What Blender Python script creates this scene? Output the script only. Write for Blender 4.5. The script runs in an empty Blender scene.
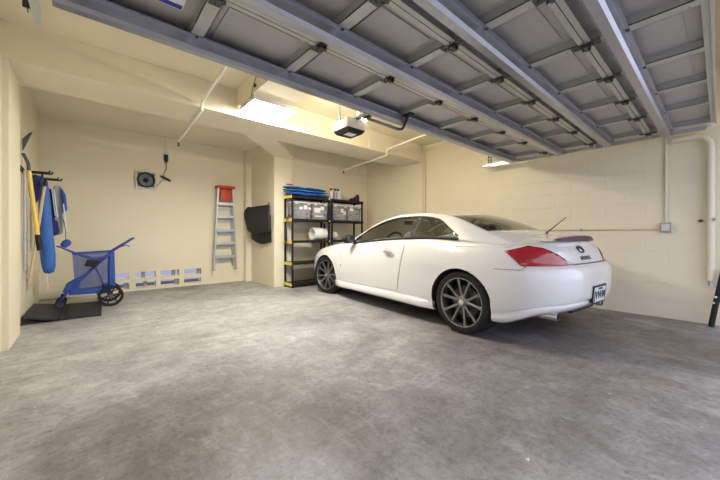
import bpy, bmesh, math, random
from mathutils import Vector, Matrix
random.seed(7)
PI = math.pi
S = bpy.context.scene
C = S.collection

# ------------------------------------------------------------------ camera, world, exposure
cd = bpy.data.cameras.new('camera'); cam = bpy.data.objects.new('camera', cd); C.objects.link(cam)
cd.sensor_width = 36; cd.lens = 313.5/720*36; cd.shift_y = -0.006; cd.clip_start = 0.02
cam.location = (0, 0, 1.0)
cam.rotation_euler = (PI/2, 0, math.atan2(0.7541, 0.6566) - PI/2)
S.camera = cam
S.view_settings.view_transform = 'Standard'; S.view_settings.look = 'None'
S.view_settings.gamma = 1; S.view_settings.use_curve_mapping = False
S.view_settings.exposure = 0.70
W = bpy.data.worlds.new('sky'); S.world = W; W.use_nodes = True
wn = W.node_tree.nodes; bg = wn['Background']
bg.inputs[0].default_value = (0.80, 0.83, 1.0, 1); bg.inputs[1].default_value = 1.3
LED_STRENGTH = 95.0; BULB_W = 30.0

# ------------------------------------------------------------------ materials
def mat(name, col, rough=0.5, metal=0.0, var=0.06, scale=6.0, bump=0.0, bscale=60.0, coat=0.0, emit=None, estr=0.0, spec=None):
    m = bpy.data.materials.new(name); m.use_nodes = True
    nt = m.node_tree; n = nt.nodes; b = n['Principled BSDF']
    b.inputs['Roughness'].default_value = rough; b.inputs['Metallic'].default_value = metal
    if spec is not None: b.inputs['Specular IOR Level'].default_value = spec
    if coat: b.inputs['Coat Weight'].default_value = coat; b.inputs['Coat Roughness'].default_value = 0.04
    tc = n.new('ShaderNodeTexCoord')
    if var > 0:
        ns = n.new('ShaderNodeTexNoise'); ns.inputs['Scale'].default_value = scale; ns.inputs['Detail'].default_value = 4
        nt.links.new(tc.outputs['Object'], ns.inputs['Vector'])
        r = n.new('ShaderNodeMixRGB'); r.blend_type = 'MIX'
        r.inputs[1].default_value = tuple(max(0, c*(1-var)) for c in col)+(1,)
        r.inputs[2].default_value = tuple(min(1, c*(1+var)) for c in col)+(1,)
        nt.links.new(ns.outputs['Fac'], r.inputs[0]); nt.links.new(r.outputs[0], b.inputs['Base Color'])
    else:
        b.inputs['Base Color'].default_value = tuple(col)+(1,)
    if bump > 0:
        nb = n.new('ShaderNodeTexNoise'); nb.inputs['Scale'].default_value = bscale; nb.inputs['Detail'].default_value = 3
        nt.links.new(tc.outputs['Object'], nb.inputs['Vector'])
        bp = n.new('ShaderNodeBump'); bp.inputs['Strength'].default_value = bump; bp.inputs['Distance'].default_value = 0.01
        nt.links.new(nb.outputs['Fac'], bp.inputs['Height']); nt.links.new(bp.outputs[0], b.inputs['Normal'])
    if emit:
        b.inputs['Emission Color'].default_value = tuple(emit)+(1,); b.inputs['Emission Strength'].default_value = estr
    return m

def glass_mat(name, tint, gloss=0.12, rough=0.02):
    m = bpy.data.materials.new(name); m.use_nodes = True; nt = m.node_tree; n = nt.nodes
    n.remove(n['Principled BSDF']); out = n['Material Output']
    t = n.new('ShaderNodeBsdfTransparent'); t.inputs[0].default_value = tuple(tint)+(1,)
    g = n.new('ShaderNodeBsdfGlossy'); g.inputs['Roughness'].default_value = rough
    f = n.new('ShaderNodeFresnel'); f.inputs[0].default_value = 1.5
    a = n.new('ShaderNodeMath'); a.operation = 'ADD'; a.inputs[1].default_value = gloss
    mx = n.new('ShaderNodeMixShader')
    nt.links.new(f.outputs[0], a.inputs[0]); nt.links.new(a.outputs[0], mx.inputs[0])
    nt.links.new(t.outputs[0], mx.inputs[1]); nt.links.new(g.outputs[0], mx.inputs[2]); nt.links.new(mx.outputs[0], out.inputs[0])
    return m

def block_mat(name, col):
    """painted concrete block: running bond joints as grooves, read in world metres on the Y-Z plane"""
    m = mat(name, col, rough=0.55, var=0.035, scale=2.0); nt = m.node_tree; n = nt.nodes; b = n['Principled BSDF']
    g = n.new('ShaderNodeNewGeometry'); sp = n.new('ShaderNodeSeparateXYZ'); cb = n.new('ShaderNodeCombineXYZ')
    nt.links.new(g.outputs['Position'], sp.inputs[0]); nt.links.new(sp.outputs['Y'], cb.inputs['X']); nt.links.new(sp.outputs['Z'], cb.inputs['Y'])
    br = n.new('ShaderNodeTexBrick'); br.inputs['Scale'].default_value = 1.0; br.inputs['Mortar Size'].default_value = 0.007
    br.inputs['Brick Width'].default_value = 0.406; br.inputs['Row Height'].default_value = 0.203; br.inputs['Mortar Smooth'].default_value = 0.3
    br.inputs['Color1'].default_value = (1, 1, 1, 1); br.inputs['Color2'].default_value = (1, 1, 1, 1); br.inputs['Mortar'].default_value = (0, 0, 0, 1)
    nt.links.new(cb.outputs[0], br.inputs['Vector'])
    ns = n.new('ShaderNodeTexNoise'); ns.inputs['Scale'].default_value = 45; ns.inputs['Detail'].default_value = 4
    nt.links.new(g.outputs['Position'], ns.inputs['Vector'])
    ad = n.new('ShaderNodeMath'); ad.operation = 'MULTIPLY_ADD'; ad.inputs[1].default_value = 0.25
    nt.links.new(ns.outputs['Fac'], ad.inputs[0]); nt.links.new(br.outputs['Color'], ad.inputs[2])
    bp = n.new('ShaderNodeBump'); bp.inputs['Strength'].default_value = 0.5; bp.inputs['Distance'].default_value = 0.006
    nt.links.new(ad.outputs[0], bp.inputs['Height']); nt.links.new(bp.outputs[0], b.inputs['Normal'])
    return m

def floor_mat():
    m = bpy.data.materials.new('concrete_floor'); m.use_nodes = True; nt = m.node_tree; n = nt.nodes; b = n['Principled BSDF']
    g = n.new('ShaderNodeNewGeometry')
    def noise(scale, detail=6, dist=0.0, rough=0.6, stretch=None, rot=0.0):
        v = g.outputs['Position']
        if stretch:
            mp = n.new('ShaderNodeMapping'); mp.inputs['Scale'].default_value = stretch; mp.inputs['Rotation'].default_value = (0, 0, rot)
            nt.links.new(v, mp.inputs[0]); v = mp.outputs[0]
        x = n.new('ShaderNodeTexNoise'); x.inputs['Scale'].default_value = scale; x.inputs['Detail'].default_value = detail
        x.inputs['Distortion'].default_value = dist; x.inputs['Roughness'].default_value = rough
        nt.links.new(v, x.inputs['Vector']); return x.outputs['Fac']
    def ramp(fac, a, bb, ca=(0, 0, 0, 1), cb=(1, 1, 1, 1)):
        r = n.new('ShaderNodeValToRGB'); r.color_ramp.elements[0].position = a; r.color_ramp.elements[1].position = bb
        r.color_ramp.elements[0].color = ca; r.color_ramp.elements[1].color = cb; nt.links.new(fac, r.inputs[0]); return r.outputs[0]
    def mix(fac, c1, c2, mode='MIX', f=None):
        x = n.new('ShaderNodeMixRGB'); x.blend_type = mode
        if fac is None: x.inputs[0].default_value = f
        else: nt.links.new(fac, x.inputs[0])
        for k, c in ((1, c1), (2, c2)):
            if isinstance(c, tuple): x.inputs[k].default_value = c
            else: nt.links.new(c, x.inputs[k])
        return x.outputs[0]
    base = ramp(noise(1.1, 8, 0.5), 0.36, 0.66, (0.27, 0.265, 0.26, 1), (0.60, 0.60, 0.60, 1))
    # worn, browner floor towards the door opening; by the car partly painted shade
    sp = n.new('ShaderNodeSeparateXYZ'); nt.links.new(g.outputs['Position'], sp.inputs[0])
    def spot(cx, cy, rx, ry, col, amt, base, soft=1.0):
        vm = n.new('ShaderNodeVectorMath'); vm.operation = 'SUBTRACT'; vm.inputs[1].default_value = (cx, cy, 0)
        nt.links.new(g.outputs['Position'], vm.inputs[0])
        vs = n.new('ShaderNodeVectorMath'); vs.operation = 'DIVIDE'; vs.inputs[1].default_value = (rx, ry, 1)
        nt.links.new(vm.outputs[0], vs.inputs[0])
        ln = n.new('ShaderNodeVectorMath'); ln.operation = 'LENGTH'; nt.links.new(vs.outputs[0], ln.inputs[0])
        ad = n.new('ShaderNodeMath'); ad.operation = 'MULTIPLY_ADD'; ad.inputs[1].default_value = 1.6
        nt.links.new(noise(2.6, 7, 0.6), ad.inputs[0]); nt.links.new(ln.outputs['Value'], ad.inputs[2])
        mr = n.new('ShaderNodeMapRange'); mr.inputs[1].default_value = 1.15; mr.inputs[2].default_value = 1.15+0.75*soft; mr.inputs[3].default_value = amt; mr.inputs[4].default_value = 0
        nt.links.new(ad.outputs[0], mr.inputs[0]); k = mr.outputs[0]
        return mix(k, base, col)
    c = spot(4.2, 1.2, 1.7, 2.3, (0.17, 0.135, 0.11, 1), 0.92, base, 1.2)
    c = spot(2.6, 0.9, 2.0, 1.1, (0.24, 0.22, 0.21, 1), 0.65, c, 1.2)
    c = spot(0.50, 1.80, 0.95, 0.75, (0.20, 0.165, 0.14, 1), 0.8, c)
    c = spot(1.5, 3.5, 0.35, 0.3, (0.27, 0.265, 0.26, 1), 0.5, c)
    c = spot(1.2, 4.6, 2.6, 2.6, (0.56, 0.56, 0.555, 1), 0.55, c)  # brighter floor beneath the panel light, painted in as paler concrete
    sm = ramp(noise(2.0, 10, 1.4, 0.7, (1, 2.4, 1), 0.5), 0.42, 0.62)
    c = mix(sm, mix(None, c, (0.80, 0.80, 0.80, 1), 'MULTIPLY', 1.0), c)
    # streaks left by the trowel and fine pitting
    st = ramp(noise(3.2, 8, 0.9, 0.7, (3.6, 0.9, 1), 0.9), 0.50, 0.72)
    c = mix(st, c, mix(None, c, (0.60, 0.60, 0.62, 1), 'SCREEN', 0.22))
    mo = ramp(noise(4.5, 12, 0.8, 0.78), 0.40, 0.60)
    c = mix(mo, mix(None, c, (0.74, 0.735, 0.73, 1), 'MULTIPLY', 1.0), c)
    ml = ramp(noise(7.5, 12, 1.2, 0.8), 0.54, 0.66)
    c = mix(ml, c, mix(None, c, (0.5, 0.5, 0.51, 1), 'SCREEN', 0.24))
    pit = ramp(noise(34, 8, 0.2, 0.8), 0.38, 0.50)
    c = mix(pit, mix(None, c, (0.70, 0.69, 0.68, 1), 'MULTIPLY', 1.0), c)
    fl = ramp(noise(11, 6, 0.5, 0.65), 0.68, 0.72)
    c = mix(fl, c, (0.66, 0.66, 0.66, 1))
    vor = n.new('ShaderNodeTexVoronoi'); vor.inputs['Scale'].default_value = 2.3; nt.links.new(g.outputs['Position'], vor.inputs['Vector'])
    sp2 = ramp(vor.outputs['Distance'], 0.02, 0.035, (1, 1, 1, 1), (0, 0, 0, 1))
    c = mix(sp2, c, (0.72, 0.72, 0.70, 1))
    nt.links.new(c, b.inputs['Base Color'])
    rr = n.new('ShaderNodeMapRange'); nt.links.new(noise(3, 5), rr.inputs[0]); rr.inputs[3].default_value = 0.38; rr.inputs[4].default_value = 0.62
    nt.links.new(rr.outputs[0], b.inputs['Roughness'])
    bp = n.new('ShaderNodeBump'); bp.inputs['Strength'].default_value = 0.25; bp.inputs['Distance'].default_value = 0.006
    nt.links.new(noise(22, 8, 0.4, 0.7), bp.inputs['Height']); nt.links.new(bp.outputs[0], b.inputs['Normal'])
    return m

M = {}
CREAM = (0.81, 0.745, 0.57)
M['wall'] = mat('painted_cream_wall', CREAM, rough=0.6, var=0.03, scale=1.5, bump=0.12, bscale=90)
M['block'] = block_mat('painted_cream_block', CREAM)
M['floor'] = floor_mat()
M['drive'] = mat('driveway', (0.45, 0.44, 0.42), rough=0.8, var=0.1, scale=3)
M['soil'] = mat('dark_soil', (0.05, 0.045, 0.04), rough=0.9, var=0.4, scale=20)
M['path'] = mat('lavender_paving', (0.34, 0.32, 0.37), rough=0.9, var=0.1)
M['pipe'] = mat('painted_cream_pipe', (0.74, 0.68, 0.52), rough=0.45, var=0.03)
M['white_pipe'] = mat('white_conduit', (0.86, 0.83, 0.74), rough=0.4, var=0.03)
M['galv'] = mat('galvanised_steel', (0.42, 0.43, 0.48), rough=0.30, metal=0.85, var=0.12, scale=14, bump=0.05, bscale=30)
M['door_skin'] = mat('door_skin', (0.47, 0.46, 0.455), rough=0.5, metal=0.35, var=0.07, scale=5)
M['door_rail'] = mat('door_rail', (0.50, 0.51, 0.50), rough=0.42, metal=0.5, var=0.08, scale=9)
M['dark_steel'] = mat('dark_steel', (0.10, 0.10, 0.11), rough=0.4, metal=0.7)
M['bright_steel'] = mat('bright_steel', (0.72, 0.73, 0.75), rough=0.3, metal=0.8)
M['black'] = mat('black_plastic', (0.014, 0.014, 0.016), rough=0.55, var=0.2, spec=0.3)
M['black_soft'] = mat('black_rubber', (0.018, 0.018, 0.023), rough=0.65, var=0.2, bump=0.1)
M['grey_plastic'] = mat('light_grey_plastic', (0.62, 0.63, 0.65), rough=0.4)
M['white'] = mat('white_plastic', (0.85, 0.85, 0.83), rough=0.4, var=0.03)
M['led'] = mat('led_diffuser', (0.9, 0.9, 0.9), emit=(1.0, 0.96, 0.88), estr=LED_STRENGTH, var=0)
M['bulb'] = mat('bulb_glow', (0.9, 0.9, 0.9), emit=(1.0, 0.84, 0.60), estr=760, var=0)
M['paint'] = mat('pearl_white_paint', (0.69, 0.685, 0.68), rough=0.22, var=0.01, coat=1.0, metal=0.0)
M['seam'] = mat('panel_gap', (0.10, 0.10, 0.10), rough=0.8, var=0)
M['well'] = mat('wheel_well', (0.012, 0.012, 0.012), rough=0.9, var=0)
M['tyre'] = mat('tyre_rubber', (0.014, 0.014, 0.015), rough=0.75, var=0.15, bump=0.1, spec=0.25)
M['rim'] = mat('graphite_alloy', (0.24, 0.24, 0.255), rough=0.30, metal=0.9, var=0.05)
M['rim_lip'] = mat('machined_rim_lip', (0.24, 0.24, 0.25), rough=0.25, metal=0.9, var=0.05)
M['chrome'] = mat('chrome', (0.8, 0.8, 0.82), rough=0.12, metal=1.0, var=0)
M['glass'] = glass_mat('car_glass', (0.90, 0.95, 0.91), 0.03)
M['rear_glass'] = glass_mat('rear_glass', (0.22, 0.26, 0.22), 0.16)
M['red'] = mat('red_lens', (0.34, 0.006, 0.016), rough=0.12, var=0.5, scale=14, coat=1.0)
M['red_dark'] = mat('dark_red_lens', (0.16, 0.004, 0.012), rough=0.12, var=0.2, coat=1.0)
M['clear_lens'] = mat('clear_lens', (0.75, 0.62, 0.62), rough=0.1, var=0.2, scale=40, coat=1.0)
M['interior'] = mat('grey_leather', (0.20, 0.20, 0.19), rough=0.6)
M['dark_interior'] = mat('dark_interior', (0.025, 0.025, 0.027), rough=0.7)
M['plate'] = mat('number_plate', (0.62, 0.64, 0.62), rough=0.4)
M['yellow'] = mat('yellow_plastic', (0.78, 0.62, 0.10), rough=0.45)
M['ylw_handle'] = mat('yellow_handle', (0.85, 0.62, 0.12), rough=0.4)
M['wood'] = mat('pale_wood', (0.62, 0.47, 0.28), rough=0.6, var=0.15, scale=20)
M['blue'] = mat('blue_cloth', (0.018, 0.075, 0.34), rough=0.7, var=0.3, scale=12, bump=0.2, bscale=25)
M['sky_blue'] = mat('bright_blue_cloth', (0.035, 0.14, 0.46), rough=0.65, var=0.25, scale=10, bump=0.25, bscale=20)
M['navy'] = mat('navy_cloth', (0.012, 0.022, 0.11), rough=0.7, var=0.3)
M['grey_cloth'] = mat('grey_cloth', (0.35, 0.36, 0.38), rough=0.8, var=0.15)
M['blue_metal'] = mat('blue_painted_tube', (0.05, 0.06, 0.33), rough=0.3, metal=0.3)
M['alu'] = mat('aluminium', (0.50, 0.51, 0.52), rough=0.36, metal=0.75, var=0.06)
M['ladder_red'] = mat('red_ladder_plastic', (0.60, 0.05, 0.03), rough=0.45, var=0.15, scale=30)
M['bin'] = glass_mat('clear_bin', (0.86, 0.88, 0.92), 0.10, 0.25)
_nt = M['bin'].node_tree; _d = _nt.nodes.new('ShaderNodeBsdfDiffuse'); _d.inputs[0].default_value = (0.66, 0.68, 0.74, 1)
_m = _nt.nodes.new('ShaderNodeMixShader'); _m.inputs[0].default_value = 0.26; _o = _nt.nodes['Material Output']; _l = _o.inputs[0].links[0].from_socket
_nt.links.new(_l, _m.inputs[1]); _nt.links.new(_d.outputs[0], _m.inputs[2]); _nt.links.new(_m.outputs[0], _o.inputs[0])
M['bin_stuff1'] = mat('bin_contents_grey', (0.68, 0.70, 0.78), rough=0.8, var=0.5, scale=14)
M['bin_stuff2'] = mat('bin_contents_mauve', (0.55, 0.46, 0.52), rough=0.8, var=0.6, scale=13)
M['bin_stuff3'] = mat('bin_contents_teal', (0.52, 0.64, 0.68), rough=0.8, var=0.6, scale=9)
M['bin_stuff4'] = mat('bin_contents_cream', (0.70, 0.70, 0.62), rough=0.8, var=0.3, scale=9)
M['navy_ink'] = mat('blue_ink', (0.02, 0.03, 0.40), rough=0.5, var=0)
M['ink'] = mat('dark_ink', (0.03, 0.03, 0.05), rough=0.5, var=0)
M['maroon'] = mat('maroon_leather', (0.06, 0.012, 0.02), rough=0.5)

def mesh_net(name, col, scale=70, hole=0.45):
    m = mat(name, col, rough=0.6); nt = m.node_tree; n = nt.nodes; b = n['Principled BSDF']; out = n['Material Output']
    tr = n.new('ShaderNodeBsdfTransparent'); mx = n.new('ShaderNodeMixShader'); tc = n.new('ShaderNodeTexCoord')
    ns = n.new('ShaderNodeTexNoise'); ns.inputs['Scale'].default_value = scale*4; nt.links.new(tc.outputs['Object'], ns.inputs['Vector'])
    r = n.new('ShaderNodeMapRange'); nt.links.new(ns.outputs['Fac'], r.inputs[0]); r.inputs[1].default_value = 0.35; r.inputs[2].default_value = 0.65
    r.inputs[3].default_value = hole-0.25; r.inputs[4].default_value = hole+0.25
    nt.links.new(r.outputs[0], mx.inputs[0]); nt.links.new(b.outputs[0], mx.inputs[1]); nt.links.new(tr.outputs[0], mx.inputs[2]); nt.links.new(mx.outputs[0], out.inputs[0])
    return m
M['net'] = mesh_net('blue_net', (0.06, 0.11, 0.34))

# ------------------------------------------------------------------ mesh helpers
class MB:
    def __init__(s): s.bm = bmesh.new(); s.mi = 0
    def _tag(s, n0):
        s.bm.faces.ensure_lookup_table()
        for i in range(n0, len(s.bm.faces)): s.bm.faces[i].material_index = s.mi
    def box(s, x0, y0, z0, x1, y1, z1, bevel=0.0):
        n0 = len(s.bm.faces)
        r = bmesh.ops.create_cube(s.bm, size=1)
        for v in r['verts']:
            v.co = Vector(((x0+x1)/2+v.co.x*(x1-x0), (y0+y1)/2+v.co.y*(y1-y0), (z0+z1)/2+v.co.z*(z1-z0)))
        if bevel > 0:
            es = list({e for v in r['verts'] for e in v.link_edges})
            bmesh.ops.bevel(s.bm, geom=es, offset=bevel, segments=2, affect='EDGES', profile=0.5)
            s.bm.faces.ensure_lookup_table()
            for f in s.bm.faces[n0:]: f.material_index = s.mi
        s._tag(min(n0, len(s.bm.faces))); return s
    def tube(s, pts, r, seg=10, caps=True):
        pts = [Vector(p) for p in pts]; rr = r if isinstance(r, (list, tuple)) else [r]*len(pts)
        n0 = len(s.bm.faces); rings = []; prev = None
        for i, p in enumerate(pts):
            d = (pts[min(i+1, len(pts)-1)]-pts[max(i-1, 0)])
            if d.length < 1e-9: d = Vector((0, 0, 1))
            d.normalize()
            if prev is None:
                a = Vector((0, 0, 1)) if abs(d.z) < 0.9 else Vector((1, 0, 0))
                u = d.cross(a).normalized()
            else:
                u = (prev - d*prev.dot(d)); u = u.normalized() if u.length > 1e-6 else d.orthogonal().normalized()
            prev = u; w = d.cross(u)
            rings.append([s.bm.verts.new(p+(u*math.cos(2*PI*k/seg)+w*math.sin(2*PI*k/seg))*rr[i]) for k in range(seg)])
        for a, b in zip(rings, rings[1:]):
            for k in range(seg): s.bm.faces.new((a[k], a[(k+1) % seg], b[(k+1) % seg], b[k]))
        if caps: s.bm.faces.new(rings[0][::-1]); s.bm.faces.new(rings[-1])
        s._tag(n0); return s
    def lathe(s, prof, c=(0, 0, 0), axis='z', seg=24, close=False):
        n0 = len(s.bm.faces); rings = []
        for (r, h) in prof:
            ring = []
            for k in range(seg):
                a = 2*PI*k/seg; x, y = r*math.cos(a), r*math.sin(a)
                p = {'z': (x, y, h), 'y': (x, h, y), 'x': (h, x, y)}[axis]
                ring.append(s.bm.verts.new(Vector(c)+Vector(p)))
            rings.append(ring)
        pr = list(zip(rings, rings[1:]))
        if close: pr.append((rings[-1], rings[0]))
        for a, b in pr:
            for k in range(seg): s.bm.faces.new((a[k], a[(k+1) % seg], b[(k+1) % seg], b[k]))
        if not close:
            s.bm.faces.new(rings[0][::-1]); s.bm.faces.new(rings[-1])
        s._tag(n0); return s
    def prism(s, poly, axis, a, b):
        """poly of 2-D points pushed from a to b along axis ('x': poly is y,z; 'y': x,z; 'z': x,y)"""
        n0 = len(s.bm.faces)
        def P(p, h): return {'x': (h, p[0], p[1]), 'y': (p[0], h, p[1]), 'z': (p[0], p[1], h)}[axis]
        A = [s.bm.verts.new(P(p, a)) for p in poly]; B = [s.bm.verts.new(P(p, b)) for p in poly]
        s.bm.faces.new(A[::-1]); s.bm.faces.new(B)
        for k in range(len(poly)): s.bm.faces.new((A[k], A[(k+1) % len(poly)], B[(k+1) % len(poly)], B[k]))
        s._tag(n0); return s
    def hexa(s, v8):
        n0 = len(s.bm.faces); v = [s.bm.verts.new(p) for p in v8]
        for f in ((3, 2, 1, 0), (4, 5, 6, 7), (0, 1, 5, 4), (1, 2, 6, 5), (2, 3, 7, 6), (3, 0, 4, 7)): s.bm.faces.new([v[i] for i in f])
        s._tag(n0); return s
    def bar(s, p, q, w, h, up=(0, 0, 1)):
        p, q = Vector(p), Vector(q); d = (q-p).normalized(); u = Vector(up)
        sd = d.cross(u).normalized()*w/2; tp = sd.normalized().cross(d)*h/2
        return s.hexa([p-sd-tp, p+sd-tp, p+sd+tp, p-sd+tp, q-sd-tp, q+sd-tp, q+sd+tp, q-sd+tp])
    def grid(s, rows, closed_u=False):
        n0 = len(s.bm.faces); R = [[s.bm.verts.new(p) for p in r] for r in rows]
        for a, b in zip(R, R[1:]):
            n = len(a)
            for k in range(n if closed_u else n-1): s.bm.faces.new((a[k], a[(k+1) % n], b[(k+1) % n], b[k]))
        s._tag(n0); return s
    def xf(s, mtx): s.bm.transform(mtx); return s
    def build(s, name, mats, parent=None, smooth=False, angle=35, recalc=True):
        if recalc: bmesh.ops.recalc_face_normals(s.bm, faces=s.bm.faces)
        me = bpy.data.meshes.new(name)
        if smooth:
            lim = math.radians(angle)
            for f in s.bm.faces: f.smooth = True
            for e in s.bm.edges:
                e.smooth = not (len(e.link_faces) == 2 and e.calc_face_angle(0) > lim)
        s.bm.to_mesh(me); s.bm.free()
        for m in (mats if isinstance(mats, (list, tuple)) else [mats]): me.materials.append(m)
        o = bpy.data.objects.new(name, me); C.objects.link(o)
        if parent: o.parent = parent
        return o

def tag(o, label=None, cat=None, group=None, kind=None):
    if label: o['label'] = label
    if cat: o['category'] = cat
    if group: o['group'] = group
    if kind: o['kind'] = kind
    return o
def thing(name, label, cat, loc=(0, 0, 0), rz=0.0, group=None):
    o = bpy.data.objects.new(name, None); C.objects.link(o); o.location = loc; o.rotation_euler = (0, 0, rz); o.empty_display_size = 0.1
    return tag(o, label, cat, group)
def struct(name, mb, m, smooth=False):
    return tag(mb.build(name, m, None, smooth), kind='structure')
def copy_tree(o, parent=None):
    c = o.copy(); C.objects.link(c)
    if parent: c.parent = parent
    for ch in [x for x in C.objects if x.parent == o]: copy_tree(ch, c)
    return c
def lerp(a, b, t): return a+(b-a)*t
def interp(tab, x):
    """monotone-ish smooth interpolation through (x, value) pairs"""
    if x <= tab[0][0]: return tab[0][1]
    if x >= tab[-1][0]: return tab[-1][1]
    n = len(tab)
    for i in range(n-1):
        if tab[i][0] <= x <= tab[i+1][0]:
            x0, y0 = tab[i]; x1, y1 = tab[i+1]; h = x1-x0; d = (y1-y0)/h
            def slope(k):
                if k <= 0 or k >= n-1: return (tab[min(k+1, n-1)][1]-tab[max(k-1, 0)][1])/(tab[min(k+1, n-1)][0]-tab[max(k-1, 0)][0])
                a = (tab[k][1]-tab[k-1][1])/(tab[k][0]-tab[k-1][0]); b = (tab[k+1][1]-tab[k][1])/(tab[k+1][0]-tab[k][0])
                return 0 if a*b <= 0 else 2*a*b/(a+b)
            m0, m1 = slope(i), slope(i+1); t = (x-x0)/h
            return (2*t**3-3*t*t+1)*y0+(t**3-2*t*t+t)*h*m0+(-2*t**3+3*t*t)*y1+(t**3-t*t)*h*m1
def catmull(pts, n):
    pts = [Vector(p) for p in pts]; P = [2*pts[0]-pts[1]]+pts+[2*pts[-1]-pts[-2]]; out = []
    for i in range(1, len(P)-2):
        for k in range(n):
            t = k/n; a, b, c, d = P[i-1], P[i], P[i+1], P[i+2]
            out.append(0.5*((2*b)+(c-a)*t+(2*a-5*b+4*c-d)*t*t+(3*b-a-3*c+d)*t**3))
    return out+[pts[-1]]

# ------------------------------------------------------------------ the room
XL, XR, YB, YA, ZC = -0.56, 5.30, 6.95, 5.82, 2.87
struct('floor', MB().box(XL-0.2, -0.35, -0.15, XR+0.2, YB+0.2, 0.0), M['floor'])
struct('ground', MB().box(-6, -9, -0.2, 12, -0.35, -0.02), M['drive'])
struct('ground_planting_bed', MB().box(-6, YB+0.2, -0.2, 12, YB+1.25, -0.02), M['soil'])
struct('ground_back_path', MB().box(-6, YB+1.25, -0.2, 12, YB+4.5, -0.02), M['path'])
struct('wall_added_screen', MB().box(-6, YB+4.5, -0.2, 12, YB+4.7, 3.2), M['path'])  # added wall, holds down the brightness outside the vent openings
struct('ceiling', MB().box(XL-0.2, -0.3, ZC, XR+0.2, YB+0.2, ZC+0.15), M['wall'])
struct('wall_left', MB().box(XL-0.2, -0.3, 0, XL, YB, ZC), M['wall'])
struct('wall_right', MB().box(XR, -0.3, 0, XR+0.2, YA, ZC), M['block'])
struct('wall_front', MB().box(XL, -0.5, 0, XL+0.16, -0.3, ZC).box(XR-0.06, -0.5, 0, XR+0.2, -0.3, ZC).box(XL+0.16, -0.5, 2.3, XR-0.06, -0.3, ZC), M['wall'])
# back wall with its two rows of screen-block openings
wb = MB(); xs = [XL]; vx = [(0.26, 0.57), (0.665, 0.975), (1.05, 1.36), (1.445, 1.755)]
for a, b in vx: xs += [a, b]
xs.append(2.74); zs = [0, 0.05, 0.160, 0.226, 0.338, ZC]
for i in range(len(xs)-1):
    for j in range(len(zs)-1):
        if i % 2 == 1 and j in (1, 3): continue
        wb.box(xs[i], YB, zs[j], xs[i+1], YB+0.19, zs[j+1])
bmesh.ops.remove_doubles(wb.bm, verts=wb.bm.verts, dist=1e-5)
struct('wall_back', wb, M['wall'])
struct('wall_side', MB().box(2.74, 5.68, 0, 3.12, YB, ZC), M['wall'])
struct('wall_alcove', MB().box(3.12, YA, 0, XR+0.2, YA+0.2, ZC), M['wall'])
struct('trim_pilaster_left', MB().box(XL, 4.07, 0, -0.515, 4.69, 2.53), M['wall'])
struct('trim_pilaster_right', MB().box(5.265, 4.06, 0, XR, 4.70, 2.53), M['block'])
struct('trim_main_beam', MB().box(XL, 4.06, 2.53, XR, 4.69, ZC), M['wall'])
struct('trim_cross_beam', MB().box(1.45, -0.3, 2.65, 2.02, 4.06, ZC), M['wall'])
struct('trim_diagonal_beam', MB().prism([(1.76, 4.69), (2.30, 4.69), (3.20, 5.68), (2.74, 5.68)], 'z', 2.53, ZC), M['wall'])
struct('trim_corner_chase', MB().box(2.62, 6.80, 0, 2.74, YB, ZC), M['wall'])
# square concrete webs left standing in the openings
wv = MB()
for x, z0 in ((0.76, .226), (1.25, .226), (1.70, .226), (0.79, .05), (1.30, .05), (0.50, .05)): wv.box(x, YB+0.06, z0, x+0.055, YB+0.13, z0+0.112)
struct('trim_vent_webs', wv, M['grey_cloth'])

# ------------------------------------------------------------------ overhead sectional door
DX0, DX1 = -0.13, 4.93
SEC = [(0.035, 0.545), (0.55, 1.085), (1.09, 1.625), (1.63, 2.165)]
ST = [DX0+0.035]+[0.49+0.61*k-0.001*k for k in range(8)][:8]+[DX1-0.035]
ST = [DX0+0.035, 0.49, 1.10, 1.715, 2.34, 2.95, 3.565, 4.18, DX1-0.035]
dr = thing('garage_door', 'grey steel sectional garage door raised flat overhead', 'garage door', (2.4, 1.1, 2.2))
def dobj(mb, name, m, parent=dr, smooth=False):
    o = mb.build(name, m, None, smooth); o.parent = parent
    o.matrix_parent_inverse = Matrix.Translation((-2.4, -1.1, -2.2)); return o
ZS = 2.235
sections = []
for (y0, y1) in SEC:
    mb = MB(); mb.box(DX0, y0, ZS, DX1, y1, ZS+0.012)
    for a, b in zip(ST, ST[1:]):            # each bay carries a shallow raised rectangle
        mb.prism([(a+0.09, y0+0.10), (b-0.09, y0+0.10), (b-0.09, y1-0.10), (a+0.09, y1-0.10)], 'z', ZS-0.008, ZS)
    sec = dobj(mb, 'door_section', M['door_skin']); sections.append(sec)
    ed = MB()
    for y, sgn in ((y0, 1), (y1, -1)):
        ed.box(DX0, min(y, y+sgn*0.004), ZS-0.05, DX1, max(y, y+sgn*0.004), ZS)
        ed.box(DX0, min(y, y+sgn*0.030), ZS-0.053, DX1, max(y, y+sgn*0.030), ZS-0.048)
    for x, sgn in ((DX0, 1), (DX1, -1)): ed.box(min(x, x+sgn*0.005), y0, ZS-0.05, max(x, x+sgn*0.005), y1, ZS)
    o = ed.build('edge_rail', M['door_rail']); o.parent = sec
def child_keep(o, p, base=(2.4, 1.1, 2.2)): o.parent = p
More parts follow.
